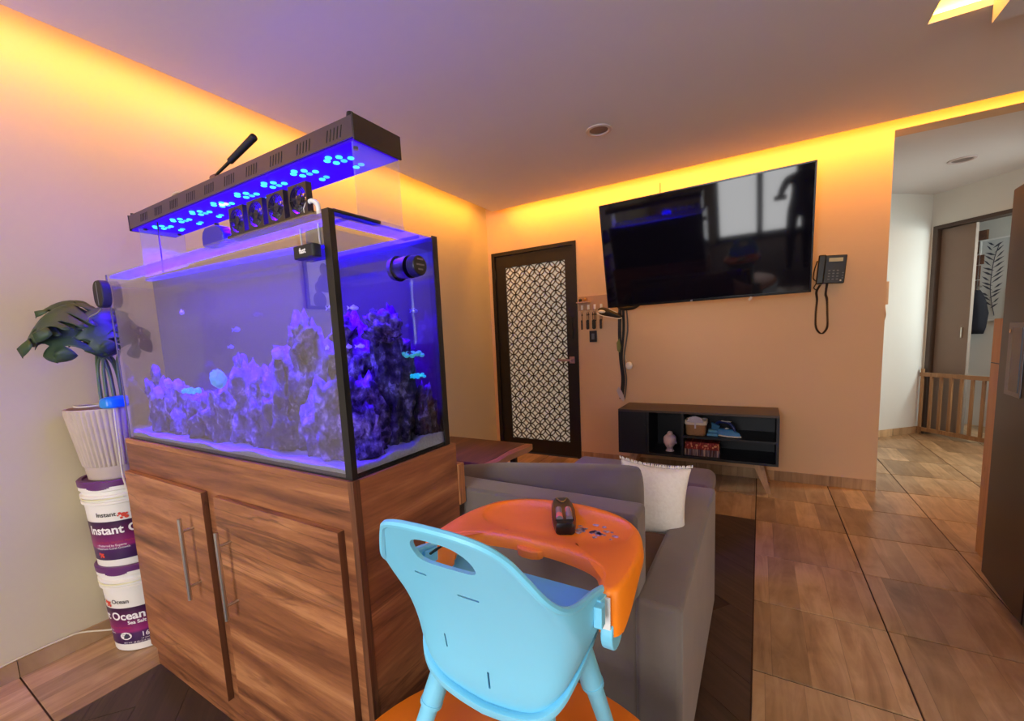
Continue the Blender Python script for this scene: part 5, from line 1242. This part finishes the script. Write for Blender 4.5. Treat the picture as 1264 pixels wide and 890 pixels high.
# ------------------------------------------------------------------ keys, switch and straps by the door
kr = thing('key_rack', 'clear key rack with a little shelf beside the black door', 'key rack', (-1.38, WY, 1.55))
n = NT('rack_acrylic'); v = n.coord(); n.pbr(srgb(190, 150, 112), .15, spec=.5); M_rack = n.m
bm = BM(); box(bm, -1.492, -1.20, WY - .006, WY - .0005, 1.455, 1.585); part('rack_plate', bm, M_rack, kr)
bm = BM(); box(bm, -1.495, -1.37, WY - .06, WY - .007, 1.525, 1.535); part('rack_shelf', bm, plain('shelf_pale', srgb(216, 176, 136), .5), kr)
for k in range(4):
    x = -1.455 + k * .062
    bm = BM(); box(bm, x - .010, x + .010, WY - .016, WY - .0065, 1.462, 1.505); tube(bm, [(x, WY - .012, 1.464), (x, WY - .03, 1.460), (x, WY - .032, 1.472)], .003, 6, 2); part('hook', bm, M_white, kr)
def keyset(x, z, n_k, fob, label):
    t = thing('key_bunch', label, 'keys', (x, WY - .03, z), 0)
    bm = BM(); tube(bm, [(x + .012 * math.sin(2 * PI * i / 12), WY - .026, z - .012 + .012 * math.cos(2 * PI * i / 12)) for i in range(13)], .0014, 5, 1); part('ring', bm, M_chrome, t)
    for k in range(n_k):
        dx = (k - (n_k - 1) / 2) * .016
        bm = BM(); vplate(bm, [(x + dx - .008, z - .055), (x + dx, z - .022), (x + dx + .008, z - .055), (x + dx + .003, z - .052), (x + dx + .003, z - .110), (x + dx - .003, z - .110), (x + dx - .003, z - .052)], WY - .028 - .003 * k, WY - .026 - .003 * k); part('key', bm, plain('key_dark', srgb(60, 46, 40), .35, .7), t)
    if fob:
        bm = BM(); vplate(bm, rrect(x - fob / 2, x + fob / 2, z - .185, z - .095, fob * .4), WY - .036 - .004 * n_k, WY - .030 - .004 * n_k); part('fob', bm, M_black, t, bevel=.002)
keyset(-1.452, 1.460, 1, .016, 'narrow key with a long black fob, first hook beside the door')
keyset(-1.393, 1.460, 2, .030, 'two keys with a wide black fob on the second hook from the door')
keyset(-1.331, 1.460, 3, .036, 'bunch of three keys with the widest fob on the third hook from the door')
keyset(-1.267, 1.460, 2, .022, 'key bunch on the fourth hook, half under the sneaker')
for x, s, lb, m in ((-1.462, .016, 'dark trinket on the key rack shelf nearer the door', M_black), (-1.415, .018, 'gold trinket on the key rack shelf farther from the door', plain('trinket_gold', srgb(170, 130, 80), .4, .5))):
    bm = BM(); ball(bm, (x, WY - .035, 1.535 + s), (s, s, s), 12, 8); box(bm, x - s * .6, x + s * .6, WY - .045, WY - .025, 1.5355, 1.540); o = obj('trinket', bm, m, smooth='all'); tag(o, lb, 'trinket')
sw = thing('wall_switch', 'black wall switch below the hanging keys', 'switch', (-1.345, WY, 1.21))
bm = BM(); box(bm, -1.39, -1.32, WY - .010, WY - .0005, 1.155, 1.262); part('switch_plate', bm, M_black, sw, bevel=.002)
bm = BM(); box(bm, -1.368, -1.342, WY - .014, WY - .0102, 1.18, 1.235); part('rocker', bm, plain('rocker_grey', srgb(96, 104, 120), .4), sw)
# cap-like sneaker hanging under the tv corner
def SN(nm_, bm_, m_, r_, **k_):
    bmesh.ops.translate(bm_, verts=bm_.verts, vec=(-.04, 0, -.105)); return part(nm_, bm_, m_, r_, **k_)
sn = thing('sneaker', 'black sneaker with white stripes hanging under the left end of the television', 'shoe', (-1.14, WY - .05, 1.50))
bm = BM(); rws = []
for u, zc, hh, ww in ((-.11, 1.545, .012, .012), (-.095, 1.545, .030, .026), (-.05, 1.535, .042, .034), (.0, 1.515, .038, .036), (.05, 1.495, .030, .036), (.095, 1.48, .022, .030), (.115, 1.475, .010, .014)):
    rws.append([Vector((-1.14 + u, WY - .045 + ww * math.cos(a), zc + hh * math.sin(a))) for a in [2 * PI * i / 14 for i in range(14)]])
rows_mesh(bm, rws); SN('upper', bm, M_blacksat, sn, sub=1)
bm = BM(); tube(bm, [(-1.25, WY - .083, 1.525), (-1.20, WY - .088, 1.498), (-1.12, WY - .088, 1.478), (-1.05, WY - .084, 1.462), (-1.025, WY - .07, 1.468)], .004, 6); SN('sole_edge', bm, M_white, sn, smooth=True)
bm = BM(); ball(bm, (-1.205, WY - .078, 1.535), (.036, .010, .014), 12, 8, Matrix.Rotation(R(8), 3, 'Y')); SN('stripe_panel', bm, M_white, sn, smooth='all')
bm = BM(); tube(bm, [(-1.14, WY - .082, 1.56), (-1.10, WY - .085, 1.535), (-1.06, WY - .082, 1.515)], .003, 6); SN('stripe', bm, M_white, sn, smooth=True)
bm = BM(); tube(bm, [(-1.14, WY - .05, 1.55), (-1.13, WY - .05, 1.60), (-1.10, WY - .02, 1.64)], .003, 6); SN('lace', bm, M_white, sn, smooth=True)
# straps and bags hanging by the console
bm = BM(); tube(bm, [(-1.10, WY - .02, 1.47), (-1.05, WY - .05, 1.445), (-.97, WY - .06, 1.445), (-.92, WY - .04, 1.47)], .022, 10, taper=.016); o = obj('dark_glove', bm, M_blacksat, smooth='all'); tag(o, 'dark grey roll hanging under the television beside the sneaker', 'bag')
ls = thing('hanging_straps', 'bundle of black straps hanging from under the television to the console', 'strap', (-1.06, WY, 1.0))
for k, (x0, x1, w, m) in enumerate(((-1.095, -1.085, .030, M_black), (-1.065, -1.075, .022, M_blacksat), (-1.035, -1.05, .012, plain('strap_grey', srgb(90, 86, 84), .6)))):
    bm = BM(); pts = [(x0, 1.46), (x0 + .008 * (k - 1), 1.25), (x1 - .012, 1.0), (x1 + .006, .8), (x1 - .015, .62)]
    cc = catmull([(x, 0, z) for x, z in pts], 5); rws = [[(p.x - w / 2, WY - .012 - .006 * k, p.z), (p.x + w / 2, WY - .012 - .006 * k, p.z), (p.x + w / 2, WY - .009 - .006 * k, p.z), (p.x - w / 2, WY - .009 - .006 * k, p.z)] for p in cc]
    rows_mesh(bm, rws); part('strap', bm, m, ls)
bm = BM(); box(bm, -1.10, -1.05, WY - .030, WY - .0005, 1.44, 1.47); part('strap_hook', bm, M_metal, ls)
bm = BM(); vplate(bm, [(-1.10, 1.18), (-1.125, 1.14), (-1.12, 1.07), (-1.095, 1.05), (-1.085, 1.10)], WY - .04, WY - .030); o = obj('lanyard_tag', bm, plain('tag_green', srgb(120, 124, 60), .5), bevel=.003); tag(o, 'olive green tag hanging on the black straps', 'tag')
bm = BM(); ball(bm, (-1.015, WY - .035, .93), (.032, .012, .036), 14, 8); tube(bm, [(-1.03, WY - .035, .96), (-1.045, WY - .034, 1.0), (-1.05, WY - .032, 1.03)], .002, 5); o = obj('face_mask', bm, M_white, smooth='all'); tag(o, 'white face mask hanging from the black straps', 'mask')
bm = BM(); vplate(bm, [(-1.135, .70), (-1.11, .64), (-1.075, .60), (-1.06, .625), (-1.085, .69), (-1.115, .735)], WY - .030, WY - .024); o = obj('strap_card', bm, plain('card_grey', srgb(196, 186, 190), .5)); tag(o, 'pale grey card dangling at the lower end of the straps', 'card')

# ------------------------------------------------------------------ refrigerator and the oak cabinet behind it
fg = thing('refrigerator', 'dark tall refrigerator at the right edge with a recessed handle', 'refrigerator', (.905, 2.745, 0), R(-3.6))
M_fr = plain('fridge_dark', srgb(34, 28, 33), .35, .25, var=.06, scale=4)
# local: x away from its front, y towards the far end (negative towards the camera)
bm = BM(); box(bm, .05, .72, -.90, 0, .06, 1.76); obj('cabinet_body', bm, M_fr, fg, bevel=.006)
for y0, y1, s in ((-.448, -.002, 1), (-.898, -.452, -1)):
    bm = BM(); box(bm, 0, .047, y0, y1, .045, 1.757); dr = obj('door', bm, M_fr, fg, bevel=.008, seg=3)
    hy0, hy1 = (-.26, -.10) if s > 0 else (-.80, -.64)
    bm = BM(); box(bm, -.004, -.0005, hy0, hy1, .90, 1.20); obj('handle_plate', bm, plain('handle_steel_dark', srgb(104, 104, 112), .3, .6), dr, bevel=.002)
    bm = BM(); box(bm, -.0065, -.0042, hy0 + .02, hy1 - .05, .92, 1.18); obj('grip_recess', bm, plain('recess_glass', srgb(70, 84, 98), .2, .2), dr)
    bm = BM(); cyl(bm, (-.0065, hy1 - .03, 1.165), (-.009, hy1 - .03, 1.165), .008, n=14); obj('badge', bm, M_chrome, dr)
bm = BM(); box(bm, .06, .70, -.88, -.02, .0, .058); obj('plinth', bm, M_black, fg)
oc = thing('oak_cabinet', 'light oak cabinet with a seam, standing just beyond the refrigerator', 'cabinet', (1.2, 3.02, 0))
bm = BM(); box(bm, .995, 1.55, 2.83, 3.10, .0, .995); part('lower_carcass', bm, M_oak, oc, bevel=.002)
bm = BM(); box(bm, .995, 1.55, 2.83, 3.10, 1.0, 1.215); part('upper_carcass', bm, M_oak, oc, bevel=.002)
bm = BM(); box(bm, .9942, .9949, 2.835, 3.095, .9952, .9998); part('seam', bm, M_black, oc)

# ------------------------------------------------------------------ behind the camera, seen in the television: framed picture on the left wall, dining table
fp = thing('framed_portrait', 'grey framed picture on the left wall, seen only as a reflection', 'picture', (WX, -.62, 1.68))
bm = BM(); box(bm, WX + .001, WX + .018, -.74, -.72, 1.48, 1.90); box(bm, WX + .001, WX + .018, -.50, -.48, 1.48, 1.90); box(bm, WX + .001, WX + .018, -.72, -.50, 1.88, 1.90); box(bm, WX + .001, WX + .018, -.72, -.50, 1.48, 1.50); part('frame', bm, plain('frame_grey', srgb(90, 88, 92), .5), fp)
bm = BM(); box(bm, WX + .001, WX + .008, -.72, -.50, 1.50, 1.88); part('picture_sheet', bm, M_paper, fp)
bm = BM()
for cy, cz, s in ((-.63, 1.74, 1), (-.58, 1.62, .9)):
    ball(bm, (WX + .0085, cy, cz), (.0006, .032 * s, .042 * s), 16, 8); ball(bm, (WX + .0083, cy, cz - .09 * s), (.0006, .055 * s, .06 * s), 16, 8)
part('drawn_figures', bm, plain('ink_mid', srgb(120, 118, 124), .7), fp)
dt = thing('dining_table', 'dark wooden dining table behind the viewpoint', 'table', (1.1, -1.5, 0))
bm = BM(); box(bm, .72, 1.55, -2.2, -.85, .71, .75); part('table_top', bm, M_coffee, dt, bevel=.004)
for x in (.78, 1.49):
    for y in (-2.13, -.92):
        bm = BM(); box(bm, x - .03, x + .03, y - .03, y + .03, 0, .709); part('table_leg', bm, M_coffee, dt)
# the person taking the picture
pr = thing('person', 'standing person in dark clothes holding a phone, behind the viewpoint', 'person', (.24, -1.00, 0))
V = [(0, 0, .94), (0, 0, 1.08), (0, 0, 1.28), (0, 0, 1.40), (0, -.0, 1.47), (0, .015, 1.56), (0, .03, 1.66),
     (-.09, 0, .90), (-.10, .01, .50), (-.11, -.01, .08), (-.115, .11, .04), (.09, 0, .90), (.10, .01, .50), (.11, -.01, .08), (.115, .11, .04),
     (-.17, 0, 1.38), (-.25, .14, 1.22), (-.235, .33, 1.21), (-.235, .38, 1.22), (.17, 0, 1.38), (.20, -.02, 1.12), (.19, .06, .90), (.19, .08, .82)]
Ed = [(0, 1), (1, 2), (2, 3), (3, 4), (4, 5), (5, 6), (0, 7), (7, 8), (8, 9), (9, 10), (0, 11), (11, 12), (12, 13), (13, 14), (3, 15), (15, 16), (16, 17), (17, 18), (3, 19), (19, 20), (20, 21), (21, 22)]
Rd = [.14, .135, .15, .11, .055, .08, .085, .095, .07, .045, .04, .095, .07, .045, .04, .065, .045, .033, .03, .065, .045, .033, .03]
me = bpy.data.meshes.new('body'); me.from_pydata(V, Ed, []); body = bpy.data.objects.new('body', me); COL.objects.link(body); body.parent = pr
sk = body.modifiers.new('skin', 'SKIN'); me.skin_vertices[0].data[0].use_root = True
for v_, r_ in zip(me.skin_vertices[0].data, Rd): v_.radius = (r_, r_ * (.75 if r_ > .1 else 1))
ss = body.modifiers.new('sub', 'SUBSURF'); ss.levels = 2; ss.render_levels = 2
me.materials.append(plain('dark_clothes', srgb(40, 38, 46), .85))
bake(body)
for p in body.data.polygons: p.use_smooth = True
M_skin = plain('skin', srgb(196, 146, 118), .55)
bm = BM(); ball(bm, (0, .025, 1.635), (.078, .098, .115), 20, 14); obj('head', bm, M_skin, pr, smooth='all')
bm = BM(); ball(bm, (0, .0, 1.665), (.086, .100, .098), 18, 12); obj('hair', bm, plain('hair_dark', srgb(30, 24, 22), .7), pr, smooth='all')
for s in (-1, 1):
    bm = BM(); ball(bm, (s * .03, .112, 1.645), (.012, .008, .007), 8, 6); obj('eye', bm, M_white, pr)
    bm = BM(); ball(bm, (s * .079, .02, 1.635), (.012, .02, .03), 8, 6); obj('ear', bm, M_skin, pr)
bm = BM(); ball(bm, (0, .125, 1.62), (.014, .016, .022), 10, 6); obj('nose', bm, M_skin, pr)
bm = BM(); ball(bm, (0, .112, 1.578), (.024, .010, .006), 10, 6); obj('mouth', bm, plain('lip', srgb(160, 90, 84), .5), pr)
for f_ in range(4):
    bm = BM(); z = 1.245 - f_ * .018; tube(bm, [(-.236, .36, z - .01), (-.250, .385, z), (-.262, .402, z), (-.256, .412, z)], .0082, 8, 3, taper=.007); obj('finger', bm, M_skin, pr, smooth='all')
bm = BM(); tube(bm, [(-.232, .365, 1.215), (-.222, .39, 1.235), (-.226, .405, 1.25)], .0095, 8, 3); obj('thumb', bm, M_skin, pr, smooth='all')
bm = BM(); ball(bm, (-.236, .365, 1.222), (.018, .035, .042), 14, 10); obj('palm', bm, M_skin, pr, smooth='all')
phn = thing('camera_phone', 'dark phone held up behind the viewpoint', 'phone', (-.005, -.602, 1.22))
bm = BM(); vplate(bm, rrect(-.078, .078, -.036, .036, .01), -.0045, .0045); obj('phone_body', bm, M_black, phn)
